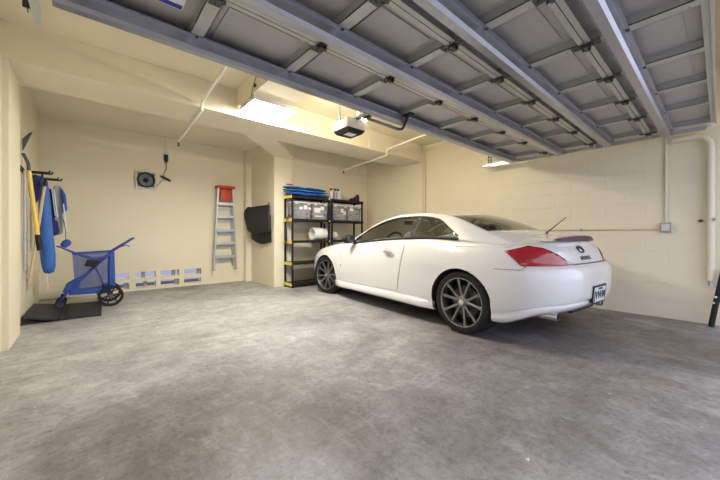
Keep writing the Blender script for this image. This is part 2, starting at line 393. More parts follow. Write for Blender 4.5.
# stiles, one per bay line and section
for si, (y0, y1) in enumerate(SEC):
    for k, x in enumerate(ST):
        w = 0.038 if 0 < k < len(ST)-1 else 0.05
        mb = MB(); mb.box(x-w, y0+0.006, ZS-0.052, x+w, y1-0.006, ZS-0.047)
        mb.box(x-w, y0+0.006, ZS-0.052, x-w+0.004, y1-0.006, ZS); mb.box(x+w-0.004, y0+0.006, ZS-0.052, x+w, y1-0.006, ZS)
        for yy in (y0+0.07, y0+0.10, y1-0.10, y1-0.07):
            mb.lathe([(0.005, ZS-0.056), (0.005, ZS-0.052)], (x+0.012, yy, 0), 'z', 8)
        dobj(mb, 'stile', M['door_rail'])
def hinge(x, y):
    mb = MB(); z = ZS-0.053
    mb.box(x-0.028, y-0.075, z-0.004, x+0.028, y-0.012, z); mb.box(x-0.028, y+0.012, z-0.004, x+0.028, y+0.075, z)
    for dx in (-0.022, 0.012): mb.box(x+dx, y-0.022, z-0.026, x+dx+0.010, y+0.022, z)
    mb.tube([(x-0.034, y, z-0.016), (x+0.034, y, z-0.016)], 0.011, 10)
    for dy in (-0.055, -0.032, 0.032, 0.055): mb.lathe([(0.006, z-0.010), (0.006, z-0.004)], (x, y+dy, 0), 'z', 8)
    dobj(mb, 'hinge', M['dark_steel'])
for yj in (0.5475, 1.0875, 1.6275):
    for x in ST: hinge(x, yj)
# hat-shaped stiffening struts
for yc in (0.40, 0.925, 1.465, 2.085):
    prof = [(-0.062, 0), (-0.042, 0), (-0.036, -0.058), (-0.022, -0.074), (0.022, -0.074), (0.036, -0.058), (0.042, 0), (0.062, 0),
            (0.062, -0.003), (0.044, -0.003), (0.039, -0.060), (0.024, -0.078), (-0.024, -0.078), (-0.039, -0.060), (-0.044, -0.003), (-0.062, -0.003)]
    zt = ZS-0.053
    o = dobj(MB().prism([(yc+a, zt+b) for a, b in prof], 'x', DX0+0.005, DX1-0.02), 'strut', M['galv'])
    b = MB()
    for x in ST:
        for s in (-1, 1): b.lathe([(0.008, zt-0.010), (0.008, zt-0.003)], (x, yc+s*0.053, 0), 'z', 8)
    bo = b.build('bolt_row', M['dark_steel']); bo.parent = o
mb = MB().box(DX0, 0.022, ZS-0.07, DX1, 0.034, ZS+0.012); dobj(mb, 'bottom_rail', M['door_rail'])
# maker's sticker
sx, sy = 0.62, 1.80
mb = MB(); mb.box(0.10, 1.70, ZS-0.0095, 0.39, 1.925, ZS-0.0085); st = dobj(mb, 'sticker', M['white'])
o = MB().box(0.105, 1.885, ZS-0.0105, 0.385, 1.920, ZS-0.0095).build('stripe', M['navy_ink'], None); o.parent = st
for x in (DX0, DX1):                                     # rollers
    s = 1 if x > 1 else -1
    for yj in (0.08, 0.5475, 1.0875, 1.6275, 2.12):
        dobj(MB().tube([(x-s*0.06, yj, ZS-0.065), (x+s*0.075, yj, ZS-0.065)], 0.006, 8).lathe([(0.022, x+s*0.070), (0.022, x+s*0.085)], (0, yj, ZS-0.065), 'x', 14), 'roller', M['grey_plastic'])
for sec in sections:
    for ch in [c for c in C.objects if c.parent == sec]: pass

# tracks
def track(name, x, s, label, y_end):
    t = thing(name, label, 'door track', (x, 1.3, 2.17))
    inv = Matrix.Translation((-x, -1.3, -2.17))
    mb = MB(); z0 = ZS-0.065
    c = [(x-s*0.0, z0-0.028), (x+s*0.030, z0-0.028), (x+s*0.030, z0+0.028), (x, z0+0.028), (x, z0+0.025), (x+s*0.027, z0+0.025), (x+s*0.027, z0-0.025), (x, z0-0.025)]
    mb.prism(c, 'y', 0.10, y_end)
    o = mb.build('rail', M['bright_steel']); o.parent = t; o.matrix_parent_inverse = inv
    mb = MB()
    for a, b, w in ((0.0, 0.004, 0), ):
        mb.box(x+s*0.034-0.003, 0.3, z0+0.0, x+s*0.034+0.003, y_end-0.05, z0+0.035)
    o = mb.build('stiffener_angle', M['galv']); o.parent = t; o.matrix_parent_inverse = inv
    mb = MB(); yh = y_end-0.10
    # perforated angle hanger rising to the ceiling
    zb = z0-0.015; n = 15
    for k in range(n):
        za = zb+(ZC-zb)*k/n; zc = zb+(ZC-zb)*(k+1)/n; m_ = (za+zc)/2
        for (ya, yb) in ((yh-0.034, yh-0.014), (yh+0.014, yh+0.034)): mb.box(x+s*0.045-0.002, ya, za, x+s*0.045+0.002, yb, zc)
        mb.box(x+s*0.045-0.002, yh-0.014, za, x+s*0.045+0.002, yh+0.014, m_-0.006)
    mb.box(x+s*0.030, yh-0.024, z0-0.02, x+s*0.06, yh-0.020, z0+0.05)
    o = mb.build('hanger', M['dark_steel']); o.parent = t; o.matrix_parent_inverse = inv
    return t, inv
track('door_track', -0.185, -1, 'horizontal door track hung on a punched angle near the left wall', 2.42)
tr, inv = track('door_track', 5.02, 1, 'horizontal door track along the right wall above the car boot', 2.62)
mb = MB().box(4.99, 2.50, 2.145, 5.24, 2.62, 2.152).box(5.235, 2.50, 2.145, 5.242, 2.62, 2.22); o = mb.build('end_bracket', M['bright_steel'], None); o.parent = tr; o.matrix_parent_inverse = inv
pts = [(5.035, 0.10-0.0*k, 0) for k in range(1)]
arc = [(5.037, 0.12-0.14*math.sin(a), 2.03+0.14*math.cos(a)) for a in [PI/2*k/8 for k in range(9)]]

# ------------------------------------------------------------------ opener
op = thing('door_opener', 'grey ceiling-hung garage door opener with a lit bulb and dark underside', 'garage door opener', (2.36, 2.9, 2.34))
inv = Matrix.Translation((-2.36, -2.9, -2.34))
def oo(mb, name, m, smooth=False, p=op):
    o = mb.build(name, m, None, smooth); o.parent = p; o.matrix_parent_inverse = inv; return o
oo(MB().box(2.22, 2.76, 2.235, 2.49, 3.04, 2.36, 0.014), 'motor_housing', M['grey_plastic'], True)
oo(MB().hexa([(2.25, 2.79, 2.20), (2.46, 2.79, 2.20), (2.46, 3.01, 2.20), (2.25, 3.01, 2.20), (2.222, 2.762, 2.24), (2.488, 2.762, 2.24), (2.488, 3.038, 2.24), (2.222, 3.038, 2.24)]), 'lower_cover', M['black'])
oo(MB().box(2.29, 2.83, 2.196, 2.41, 2.93, 2.201), 'control_panel', M['white'])
oo(MB().box(2.335, -0.25, 2.345, 2.375, 2.80, 2.375), 'drive_rail', M['dark_steel'])
oo(MB().box(2.20, 2.90, 2.36, 2.23, 2.906, ZC).box(2.475, 2.90, 2.36, 2.505, 2.906, ZC).box(2.20, 2.88, 2.355, 2.51, 2.92, 2.363), 'hanger_strap', M['galv'])
oo(MB().lathe([(0.005, 0), (0.02, 0.01), (0.03, 0.04), (0.028, 0.065), (0.015, 0.08), (0.002, 0.085)], (2.56, 2.86, 2.385), 'z', 16), 'light_bulb', M['bulb'], True)
oo(MB().box(2.49, 2.83, 2.345, 2.58, 2.89, 2.355).lathe([(0.016, 2.355), (0.014, 2.385)], (2.56, 2.86, 0), 'z', 12), 'bulb_socket_shelf', M['grey_plastic'])
oo(MB().box(2.325, 2.54, 2.32, 2.385, 2.64, 2.345).box(2.34, 2.57, 2.30, 2.37, 2.60, 2.32), 'trolley', M['black'])
oo(MB().bar((2.355, 2.585, 2.31), (2.355, 2.13, 2.075), 0.010, 0.030), 'door_arm', M['black'])
oo(MB().tube(catmull([(2.355, 2.13, 2.075), (2.355, 2.07, 2.06), (2.355, 2.035, 2.10), (2.355, 2.0, 2.16)], 5), 0.013, 8).box(2.325, 1.94, 2.165, 2.385, 2.03, 2.181), 'curved_arm', M['black'])
oo(MB().tube([(2.40, 2.6, 2.33), (2.40, 2.602, 1.98)], 0.002, 6), 'release_cord', M['white'])

# ------------------------------------------------------------------ LED panel
lp = thing('ceiling_light', 'bright white rectangular panel light fixed under the cross beam', 'ceiling light', (1.74, 3.78, 2.65))
inv = Matrix.Translation((-1.74, -3.78, -2.65))
o = MB().box(1.46, 3.56, 2.590, 2.045, 3.975, 2.65, 0.004).build('housing', M['grey_plastic']); o.parent = lp; o.matrix_parent_inverse = inv
o = MB().box(1.475, 3.575, 2.583, 2.030, 3.960, 2.5895).build('diffuser', M['led']); o.parent = lp; o.matrix_parent_inverse = inv
o = MB().tube(catmull([(1.45, 3.62, 2.62), (1.42, 3.50, 2.66), (1.425, 3.40, 2.78), (1.43, 3.32, 2.868)], 5), 0.004, 6).box(1.425, 3.45, 2.69, 1.448, 3.48, 2.72).box(1.415, 3.30, 2.84, 1.445, 3.34, 2.868).build('supply_cord', M['dark_steel']); o.parent = lp; o.matrix_parent_inverse = inv

# sprinkler pipes
def pipe(label, pts, tip):
    t = thing('sprinkler_pipe', label, 'pipe', pts[2], group=None); inv = Matrix.Translation(-Vector(pts[2]))
    o = MB().tube(pts, 0.017, 10).build('pipe_run', M['white_pipe'], None, True); o.parent = t; o.matrix_parent_inverse = inv
    o = MB().tube([tip, (tip[0], tip[1], tip[2]-0.05)], 0.012, 8).lathe([(0.02, tip[2]-0.062), (0.02, tip[2]-0.05)], (tip[0], tip[1], 0), 'z', 12).build('sprinkler_head', M['dark_steel']); o.parent = t; o.matrix_parent_inverse = inv
    o = MB()
    h = Vector(pts[0]).lerp(Vector(pts[1]), 0.35); o.tube([h, (h[0], h[1], ZC)], 0.003, 6)
    e = o.build('hanging_wire', M['alu']); e.parent = t; e.matrix_parent_inverse = inv
pipe('thin white pipe stepping under the beam left of the panel light', [(1.02, 2.2, 2.76), (1.02, 3.95, 2.58), (1.02, 4.0, 2.55), (1.02, 4.02, 2.50), (1.03, 4.06, 2.495), (1.09, 5.64, 2.49)], (1.09, 5.62, 2.48))
pipe('thin white pipe stepping under the beam right of the opener', [(4.14, 2.2, 2.70), (4.14, 3.96, 2.585), (4.14, 4.0, 2.56), (4.14, 4.02, 2.475), (4.15, 4.06, 2.47), (4.33, 5.55, 2.47)], (4.33, 5.53, 2.46))
tag(MB().lathe([(0.002, -0.04), (0.022, -0.03), (0.03, 0.0), (0.02, 0.02), (0.012, 0.06)], (4.42, 5.2, 2.46), 'z', 12).tube([(4.42, 5.2, 2.5), (4.42, 5.2, ZC)], 0.008, 8).build('sensor', M['white'], None, True), 'small white ceiling sensor on a stem beyond the right pipe', 'sensor')

# ------------------------------------------------------------------ right-wall services
cw = thing('junction_box', 'grey metal junction box with conduits on the block wall', 'junction box', (5.27, 0.43, 1.10)); inv = Matrix.Translation((-5.27, -0.43, -1.10))
for nm, mb, m in (('box_body', MB().box(5.245, 0.378, 1.045, XR-0.001, 0.482, 1.155, 0.004), M['galv']),
                  ('cover', MB().box(5.239, 0.395, 1.06, 5.245, 0.465, 1.14), M['grey_plastic']),
                  ):
    o = mb.build(nm, m, None, nm == 'conduit'); o.parent = cw; o.matrix_parent_inverse = inv
cv = tag(MB().tube([(5.283, 0.43, 1.156), (5.283, 0.43, 2.86)], 0.014, 10).build('conduit', M['pipe'], None, True), 'cream conduit dropping down the block wall into the metal junction box', 'conduit')
cv = tag(MB().tube([(5.284, 0.483, 1.085), (5.284, 4.0, 1.085)], 0.012, 10).build('conduit', M['pipe'], None, True), 'level cream conduit running along the block wall behind the car', 'conduit')
o = MB().box(5.262, 1.28, 1.066, XR-0.001, 1.30, 1.104).build('pipe_clip', M['galv']); o.parent = cv
tag(MB().tube([(5.25, 4.01, 0.02), (5.25, 4.01, 2.86)], 0.018, 10).build('conduit', M['pipe'], None, True), 'cream conduit running from floor to ceiling at the right end of the beam', 'conduit')
dp = thing('drain_pipe', 'thick cream pipe bending down the right wall at the door opening', 'pipe', (5.2, 0.05, 1.2)); inv = Matrix.Translation((-5.2, -0.05, -1.2))
pp = [(5.23, 0.37, 2.13), (5.23, 0.20, 2.13)]+[(5.23, 0.20-0.13*math.sin(a), 2.00+0.13*math.cos(a)) for a in [PI/2*k/8 for k in range(1, 9)]]+[(5.23, 0.07, 0.50)]
for nm, mb, m in (('pipe_run', MB().tube(pp, 0.034, 16), M['pipe']), ('foot_strap', MB().tube([(5.25, 0.07, 0.50), (5.25, 0.07, 0.44)], 0.02, 10), M['bright_steel']),
                  ('clamp', MB().box(5.17, 0.03, 1.165, XR-0.001, 0.045, 1.195), M['galv'])):
    o = mb.build(nm, m, None, nm == 'pipe_run'); o.parent = dp; o.matrix_parent_inverse = inv
tag(MB().lathe([(0.012, 5.26), (0.012, 5.28), (0.018, 5.285), (0.018, 5.299)], (0, 0.145, 1.17), 'x', 12).box(5.25, 0.12, 1.165, 5.26, 0.17, 1.175).build('hose_tap', M['dark_steel']), 'tiny dark tap fitting on the block wall beside the thick pipe', 'tap')
ps = thing('folding_stand', 'black folded stand with white dots leaning by the right wall', 'stand', (5.13, 0.06, 0)); inv = Matrix.Translation((-5.13, -0.06, 0))
for nm, mb, m in (('lower_tube', MB().tube([(5.10, 0.065, 0.01), (5.16, 0.02, 0.33)], 0.024, 10), M['black']),
                  ('upper_tube', MB().tube([(5.16, 0.02, 0.28), (5.20, -0.03, 0.62)], 0.030, 10), M['black']),
                  ('clamp_button', MB().tube([(5.136, 0.03, 0.335), (5.126, 0.03, 0.335)], 0.012, 8), M['white']), ('clamp_button', MB().tube([(5.128, 0.045, 0.27), (5.118, 0.045, 0.27)], 0.010, 8), M['white'])):
    o = mb.build(nm, m); o.parent = ps; o.matrix_parent_inverse = inv

# ------------------------------------------------------------------ the car (local frame: x forward from the rear axle, y to the car's left, z up)
TH = math.radians(5.3)
CAR = Matrix(((math.sin(TH), -math.cos(TH), 0, 3.76), (math.cos(TH), math.sin(TH), 0, 1.66), (0, 0, 1, 0), (0, 0, 0, 1)))
car = thing('car', 'white two-door coupe parked nose-in beside the block wall', 'car')
car.matrix_world = CAR
RT = [(-.90, 0), (-.897, .22), (-.878, .44), (-.83, .62), (-.73, .755), (-.58, .845), (-.40, .893), (-.2, .915), (0, .922), (.3, .918), (.7, .905), (1.2, .90), (1.8, .897),
      (2.3, .90), (2.6, .91), (2.85, .914), (3.08, .90), (3.28, .85), (3.42, .76), (3.52, .60), (3.58, .38), (3.60, 0)]
cur = catmull([(a, b, 0) for a, b in RT], 14)
acc = [0]
for a, b in zip(cur, cur[1:]): acc.append(acc[-1]+(b-a).length)
NU = 210; base = []
j = 0
for i in range(NU+1):
    d = acc[-1]*i/NU
    while j < len(acc)-2 and acc[j+1] < d: j += 1
    t = (d-acc[j])/(acc[j+1]-acc[j]); base.append(cur[j].lerp(cur[j+1], min(1, t)))
zs_t = [(-.92, .905), (-.7, .905), (-.47, .90), (-.2, .912), (.1, .935), (.5, .958), (1.0, .955), (1.5, .925), (1.95, .885), (2.4, .86), (2.85, .80), (3.2, .725), (3.45, .65), (3.6, .60)]
zb_t = [(-.92, .315), (-.8, .30), (-.6, .235), (-.37, .18), (0, .17), (2.3, .165), (3.0, .17), (3.6, .20)]
cr_t = [(-.92, .055), (-.74, .075), (-.5, .10), (0, .115), (.5, .10), (2.0, .09), (2.5, .085), (3.1, .07), (3.6, .02)]
fy_t = [(0, .90), (.03, .955), (.07, .975), (.12, .972), (.2, .985), (.4, 1.0), (.62, .998), (.80, .982), (.90, .958), (.96, .93), (1.0, .905)]
dxr_t = [(0, .085), (.05, .050), (.10, .030), (.135, .034), (.15, .045), (.175, .010), (.3, .003), (.45, 0), (.60, .006), (.66, .020), (.70, .045), (.74, .066), (.85, .095), (.93, .118), (1.0, .150)]
S_ROWS = [0, .015, .03, .05, .07, .10, .12, .135, .15, .16, .175, .2, .25, .3, .36, .42, .48, .54, .60, .64, .67, .70, .73, .77, .81, .85, .89, .92, .95, .975, 1.0]
K_ROWS = [.985, .965, .94, .915, .90, .88, .84, .78, .7, .6, .5, .4, .3, .2, .1, 0]
TUB = (0.42, 1.98)
def P(u, s):
    b = base[u]; x0 = b.x; wr = max(0, min(1, (-.35-x0)/.40)); wr = wr*wr*(3-2*wr)
    x = x0+interp(dxr_t, s)*wr
    wf = max(0, min(1, (x0-3.1)/.45)); x -= wf*.22*max(0, s-.5)**1.5*1.6
    # rounded haunch over the rear wheel
    h = math.exp(-((x0-.1)/.55)**2)*math.exp(-((s-.74)/.16)**2)*.010
    y = b.y*interp(fy_t, s)+(h if b.y > .5 else 0)
    zb, zt = interp(zb_t, x0), interp(zs_t, x0)
    return Vector((x, y, zb+s*(zt-zb)))
def deck(x, y, x0, ys):
    k = 0 if ys < 1e-4 else min(1, abs(y)/ys)
    return interp(zs_t, x0)+interp(cr_t, x0)*(1-k**2.6)
bm = bmesh.new(); cols = []
for u in range(NU+1):
    col = [P(u, 0)*1.0]
    b0 = P(u, 0); col = [Vector((b0.x, b0.y*k, b0.z)) for k in (0, .35, .7, .9)]
    col += [P(u, s) for s in S_ROWS]
    sh = P(u, 1.0)
    for k in K_ROWS:
        y = sh.y*k; z = deck(sh.x, y, base[u].x, sh.y)
        if TUB[0] < sh.x < TUB[1] and k < .905:
            f = min(1, (sh.x-TUB[0])/.12, (TUB[1]-sh.x)/.12)
            z = lerp(z, .50, f)
        col.append(Vector((sh.x, y, z)))
    cols.append(col)
NR = len(cols[0]); VL = [[bm.verts.new(p) for p in c] for c in cols]; VR = [[bm.verts.new((p.x, -p.y, p.z)) for p in c] for c in cols]
tubrow = 4+len(S_ROWS)+K_ROWS.index(.915)
for Vg in (VL, VR):
    for u in range(NU):
        for r in range(NR-1):
            f = bm.faces.new((Vg[u][r], Vg[u+1][r], Vg[u+1][r+1], Vg[u][r+1]))
            if r >= tubrow and TUB[0]-.0 < cols[u][r].x < TUB[1]: f.material_index = 2
            if r < 3: f.material_index = 1
bmesh.ops.remove_doubles(bm, verts=bm.verts, dist=1e-4)
bmesh.ops.dissolve_degenerate(bm, edges=bm.edges, dist=1e-5)
bmesh.ops.recalc_face_normals(bm, faces=bm.faces)
if bm.calc_volume(signed=True) < 0: bmesh.ops.reverse_faces(bm, faces=bm.faces)
me = bpy.data.meshes.new('body'); bm.to_mesh(me)
for m in ('paint', 'well', 'dark_interior', 'black'): me.materials.append(M[m])
body_surface = bm                                         # kept: panels and lamps are lifted from it
body = bpy.data.objects.new('body', me); C.objects.link(body)
WR, WZ, AR = .322, .320, .362
AX = [0.0, 2.78]
cutbm = bmesh.new()
for ax in AX:
    for s in (1, -1):
        n = 48; A = []; B = []
        for k in range(n):
            a = 2*PI*k/n; c = (ax+.01+AR*math.cos(a), WZ-.015+AR*math.sin(a))
            A.append(cutbm.verts.new((c[0], s*.60, c[1]))); B.append(cutbm.verts.new((c[0], s*1.1, c[1])))
        cutbm.faces.new(A); cutbm.faces.new(B[::-1])
        for k in range(n): cutbm.faces.new((A[k], B[k], B[(k+1) % n], A[(k+1) % n]))
bmesh.ops.recalc_face_normals(cutbm, faces=cutbm.faces)
cme = bpy.data.meshes.new('cut'); cutbm.to_mesh(cme); cutbm.free()
cut = bpy.data.objects.new('cut', cme); C.objects.link(cut)
md = body.modifiers.new('b', 'BOOLEAN'); md.operation = 'DIFFERENCE'; md.object = cut; md.solver = 'EXACT'
dg = bpy.context.evaluated_depsgraph_get(); nm = bpy.data.meshes.new_from_object(body.evaluated_get(dg))
body.modifiers.clear(); body.data = nm; bpy.data.objects.remove(cut); nm.name = 'body'
bm2 = bmesh.new(); bm2.from_mesh(nm)
for f in bm2.faces:
    c = f.calc_center_median()
    for ax in AX:
        if math.hypot(c.x-ax-.01, c.z-WZ+.015) < AR+.002 and abs(c.y) > .59: f.material_index = 1
    f.smooth = True
for e in bm2.edges: e.smooth = not (len(e.link_faces) == 2 and (e.calc_face_angle(0) > .6 or e.link_faces[0].material_index != e.link_faces[1].material_index))
bm2.to_mesh(nm); bm2.free()
for m in ('paint', 'well', 'dark_interior', 'black'):
    if len(nm.materials) < 4: nm.materials.append(M[m])
for i, m in enumerate(('paint', 'well', 'dark_interior', 'black')): nm.materials[i] = M[m]
body.parent = car

def patch(name, planes, off, mats, keep=None, seam=0.0052, thick=0.0, parent=car, src=None):
    """lift the piece of body surface inside half-spaces (point, normal-outwards), offset it along the normals, edge it with a dark gap"""
    b = (src or body_surface).copy()
    for co, no in planes:
        bmesh.ops.bisect_plane(b, geom=b.verts[:]+b.edges[:]+b.faces[:], plane_co=co, plane_no=no, clear_outer=True, dist=1e-6)
    if keep:
        bmesh.ops.delete(b, geom=[f for f in b.faces if not keep(f)], context='FACES')
    b.normal_update()
    nv = {v: v.normal.copy() for v in b.verts}
    for v in b.verts: v.co += nv[v]*off
    for f in b.faces: f.smooth = True; f.material_index = 0
    bd = [e for e in b.edges if len(e.link_faces) == 1]
    segs = [(e.verts[0].co.copy(), e.verts[1].co.copy()) for e in bd]
    # skirt so that the lifted piece has an edge
    if off > 0.0015:
        r = bmesh.ops.extrude_edge_only(b, edges=bd)
        nvs = [g for g in r['geom'] if isinstance(g, bmesh.types.BMVert)]
        for v in nvs:
            best = min(nv, key=lambda q: (q.co-v.co).length_squared) if False else None
        for e in bd:
            pass
        ext = {}
        for v in nvs:
            for e in v.link_edges:
                o = e.other_vert(v)
                if o in nv: ext[v] = o
        for v, o in ext.items(): v.co = v.co-nv[o]*(off+.003)
    mb = MB(); mb.bm.free(); mb.bm = b; mb.mi = 1
    if seam:
        for p, q in segs:
            if (p-q).length > 1e-4: mb.tube([p, q], seam, 4, False)
    o = mb.build(name, mats, None, False, recalc=False); o.parent = parent
    return o
def pl(p, n): return (Vector(p), Vector(n))
def edge_planes(poly, d):
    """planes of the convex prism over poly (3-D points) pushed along d"""
    c = sum((Vector(p) for p in poly), Vector())/len(poly); d = Vector(d); out = []
    for a, b in zip(poly, poly[1:]+poly[:1]):
        a, b = Vector(a), Vector(b); n = (b-a).cross(d).normalized()
        if n.dot(c-a) > 0: n = -n
        out.append((a, n))
    return out
PM = [M['paint'], M['seam']]
for s in (1, -1):
    # door skin
    poly = [(.945, s*.9, .315), (2.24, s*.9, .300), (2.31, s*.9, .65), (2.15, s*.9, .875), (1.93, s*.9, .93), (.825, s*.9, 1.0), (.845, s*.9, .8)]
    o = patch('door', edge_planes(poly, (0, 1, 0)), .0026, PM, keep=lambda f: f.calc_center_median().y*s > .7 and f.normal.y*s > .15)
    hd = MB(); hd.grid([[(1.20-.012*k, s*(.905+.024*math.sin(PI*k/14)**.5), .790-.004*math.sin(PI*k/14)+dz) for k in range(15)] for dz in (-.010, -.004, .006, .012)])
    hd.tube(catmull([(1.19, s*.905, .79), (1.15, s*.930, .79), (1.06, s*.932, .785), (1.02, s*.905, .78)], 6), .011, 10)
    h = hd.build('door_handle', M['chrome'], None, True); h.parent = o
    cup = MB().lathe([(.002, s*.906), (.034, s*.908), (.042, s*.911)], (1.115, 0, .80), 'y', 20); q = cup.build('handle_cup', M['grey_plastic'], None, True); q.parent = o
    # tail lamp
    if True:
        poly = [(-.495, s*.88, .855), (-.665, s*.765, .903), (-.73, s*.675, .886), (-.815, s*.585, .830), (-.868, s*.43, .736), (-.635, s*.865, .730)]
        t_ = patch('tail_light', edge_planes(poly, (-.72, s*.69, 0)), .006, [M['red'], M['red_dark']], keep=lambda f: f.calc_center_median().y*s > .2 and f.calc_center_median().x < -.3 and f.normal.z < .93, seam=.003)
        poly = [(-.842, s*.530, .782), (-.852, s*.495, .768), (-.868, s*.455, .747), (-.858, s*.50, .745)]
        l_ = patch('reversing_lens', edge_planes(poly, (-.72, s*.69, 0)), .009, [M['clear_lens'], M['red_dark']], keep=lambda f: f.calc_center_median().y*s > .2 and f.calc_center_median().x < -.3, seam=0)
        l_.parent = t_
    # head lamp
    poly = [(3.02, s*.86, .74), (3.30, s*.80, .70), (3.46, s*.66, .62), (3.40, s*.74, .56), (3.2, s*.87, .62)]
    patch('headlight', edge_planes(poly, (.5, s*.86, 0)), .005, [M['clear_lens'], M['seam']], keep=lambda f: f.calc_center_median().y*s > .3 and f.calc_center_median().x > 2.9 and f.normal.z < .95, seam=.003)
# rear bumper, boot lid, bonnet
patch('rear_bumper', [pl((0, 0, .705), (0, 0, 1)), pl((-.335, 0, 0), (1, 0, 0)), pl((0, 0, .20), (0, 0, -1))], .0012, PM, keep=lambda f: f.normal.z > -.7, seam=0)
patch('rear_deck', [pl((0, 0, .893), (0, 0, -1)), pl((-.47, 0, 0), (-1, 0, 0)), pl((.10, 0, 0), (1, 0, 0))], .0010, PM, seam=.004)
patch('boot_lid', [pl((0, 0, .742), (0, 0, -1)), pl((-.14, 0, 0), (1, 0, 0)), pl((0, .70, 0), (0, 1, 0)), pl((0, -.70, 0), (0, -1, 0))], .0012, PM, keep=lambda f: not (f.normal.z < .5 and abs(f.calc_center_median().y) > .43) and f.normal.z > -.2, seam=0)
patch('bonnet', [pl((2.16, 0, 0), (-1, 0, 0)), pl((3.40, 0, 0), (1, 0, 0)), pl((0, .74, 0), (0, 1, 0)), pl((0, -.74, 0), (0, -1, 0))], .0012, PM, keep=lambda f: f.normal.z > .5, seam=.0024)
# sill strip under the doors
for s in (1, -1):
    mb = MB(); sec = [(.875, .175), (.925, .18), (.938, .205), (.932, .245), (.912, .265), (.87, .27)]
    rows = []
    for k in range(25):
        x = .36+(2.48-.36)*k/24; e = min(1, k/2, (24-k)/2)
        rows.append([(x, s*(lerp(.87, a, e)), z+.006*math.sin(k/24*PI)) for a, z in sec])
    mb.grid([list(r) for r in zip(*rows)]); o = mb.build('side_sill', M['paint'], None, True, 60); o.parent = car
# boot spoiler with dark brake-light band
def lip(y): return -.715+.12*(abs(y)/.62)**2.4
mb = MB(); rows = []
ys = [-.50+1.0*k/30 for k in range(31)]
for prof in ((.10, .0), (.02, .045), (-.035, .052), (-.055, .040), (-.045, .012), (.0, -.01), (.10, -.02)):
    rows.append([(lip(y)+prof[0]*1.0, y, .958+(prof[1])*(1-(abs(y)/.505)**4)-.02*(abs(y)/.62)**2) for y in ys])
mb.grid(rows); sp = mb.build('boot_spoiler', M['paint'], None, True, 60); sp.parent = car
mb = MB(); mb.grid([[(lip(y)-.0595+.006*j2, y, .972+(.030*j2)*(1-(abs(y)/.50)**3)-.02*(abs(y)/.62)**2) for y in ys[1:-1]] for j2 in (-.9, 0, 1.0)])
o = mb.build('brake_light_band', M['maroon'], None, True); o.parent = sp
mb = MB(); mb.bm.free(); mb.bm = bmesh.new()
# emblem and lettering on the boot face
def face_frame(y, z):
    """point and outward frame on the rear face at height z"""
    best = None
    for f in body_surface.faces:
        c = f.calc_center_median()
        if c.x < -.5 and f.normal.x < -.3:
            d = (c.y-y)**2+(c.z-z)**2
            if best is None or d < best[0]: best = (d, c.copy(), f.normal.copy())
    _, c, n = best; d = Vector((c.x, y, z)); d.x = c.x-((y-c.y)*n.y+(z-c.z)*n.z)/n.x
    yy = Vector((0, -1, 0)); yy = (yy-n*yy.dot(n)).normalized(); zz = n.cross(yy)
    if zz.z < 0: zz = -zz
    m = Matrix((yy, zz, n)).transposed().to_4x4(); m.translation = d+n*.003
    return m
o = MB().tube([face_frame(y, .738).translation for y in [.41-.06*k for k in range(17)]], .0055, 6).build('boot_shut_line', M['seam']); o.parent = car
def side_pt(x, z, s):
    f = min((q for q in body_surface.faces if q.normal.y*s > .2), key=lambda q: (q.calc_center_median().x-x)**2+(q.calc_center_median().z-z)**2)
    c, n = f.calc_center_median(), f.normal
    return Vector((x, c.y-((x-c.x)*n.x+(z-c.z)*n.z)/n.y, z))+n*.002
for s in (1, -1):
    o = MB().tube([side_pt(x, z, s) for x, z in [(-.37+.0, .695)]+[(-.37-.03*k, .695) for k in range(1, 8)]+[(-.60, .705), (-.615, .73)]], .0026, 6).build('bumper_joint_line', M['seam']); o.parent = car
fm = face_frame(0.09, .865)
mb = MB(); n = 28
ring = [(.058*math.cos(2*PI*k/n), .036*math.sin(2*PI*k/n), .004) for k in range(n+1)]
mb.tube(ring, .006, 8, False); mb.bar((-.052, -.010, .004), (-.004, .030, .004), .010, .006, (0, 0, 1)); mb.bar((.052, -.010, .004), (.004, .030, .004), .010, .006, (0, 0, 1))
mb.xf(fm @ Matrix.Rotation(0, 4, 'Z')); o = mb.build('emblem', M['dark_steel'], None, True); o.parent = car
def text(body_, size, mtx, m, name, parent, ext=.0015, bold=0.0, sx=1.0):
    cu = bpy.data.curves.new(name, 'FONT'); cu.body = body_; cu.size = size; cu.align_x = 'CENTER'; cu.align_y = 'CENTER'; cu.extrude = ext; cu.offset = bold
    t = bpy.data.objects.new(name, cu); C.objects.link(t)
    me = bpy.data.meshes.new_from_object(t.evaluated_get(bpy.context.evaluated_depsgraph_get())); bpy.data.objects.remove(t)
    me.transform(mtx @ Matrix.Diagonal((sx, 1, 1, 1))); me.materials.clear(); me.materials.append(m)
    o = bpy.data.objects.new(name, me); C.objects.link(o); o.parent = parent; return o
text('INFINITI', .052, face_frame(.06, .785), M['dark_steel'], 'lettering', car, bold=.0015, sx=1.25)
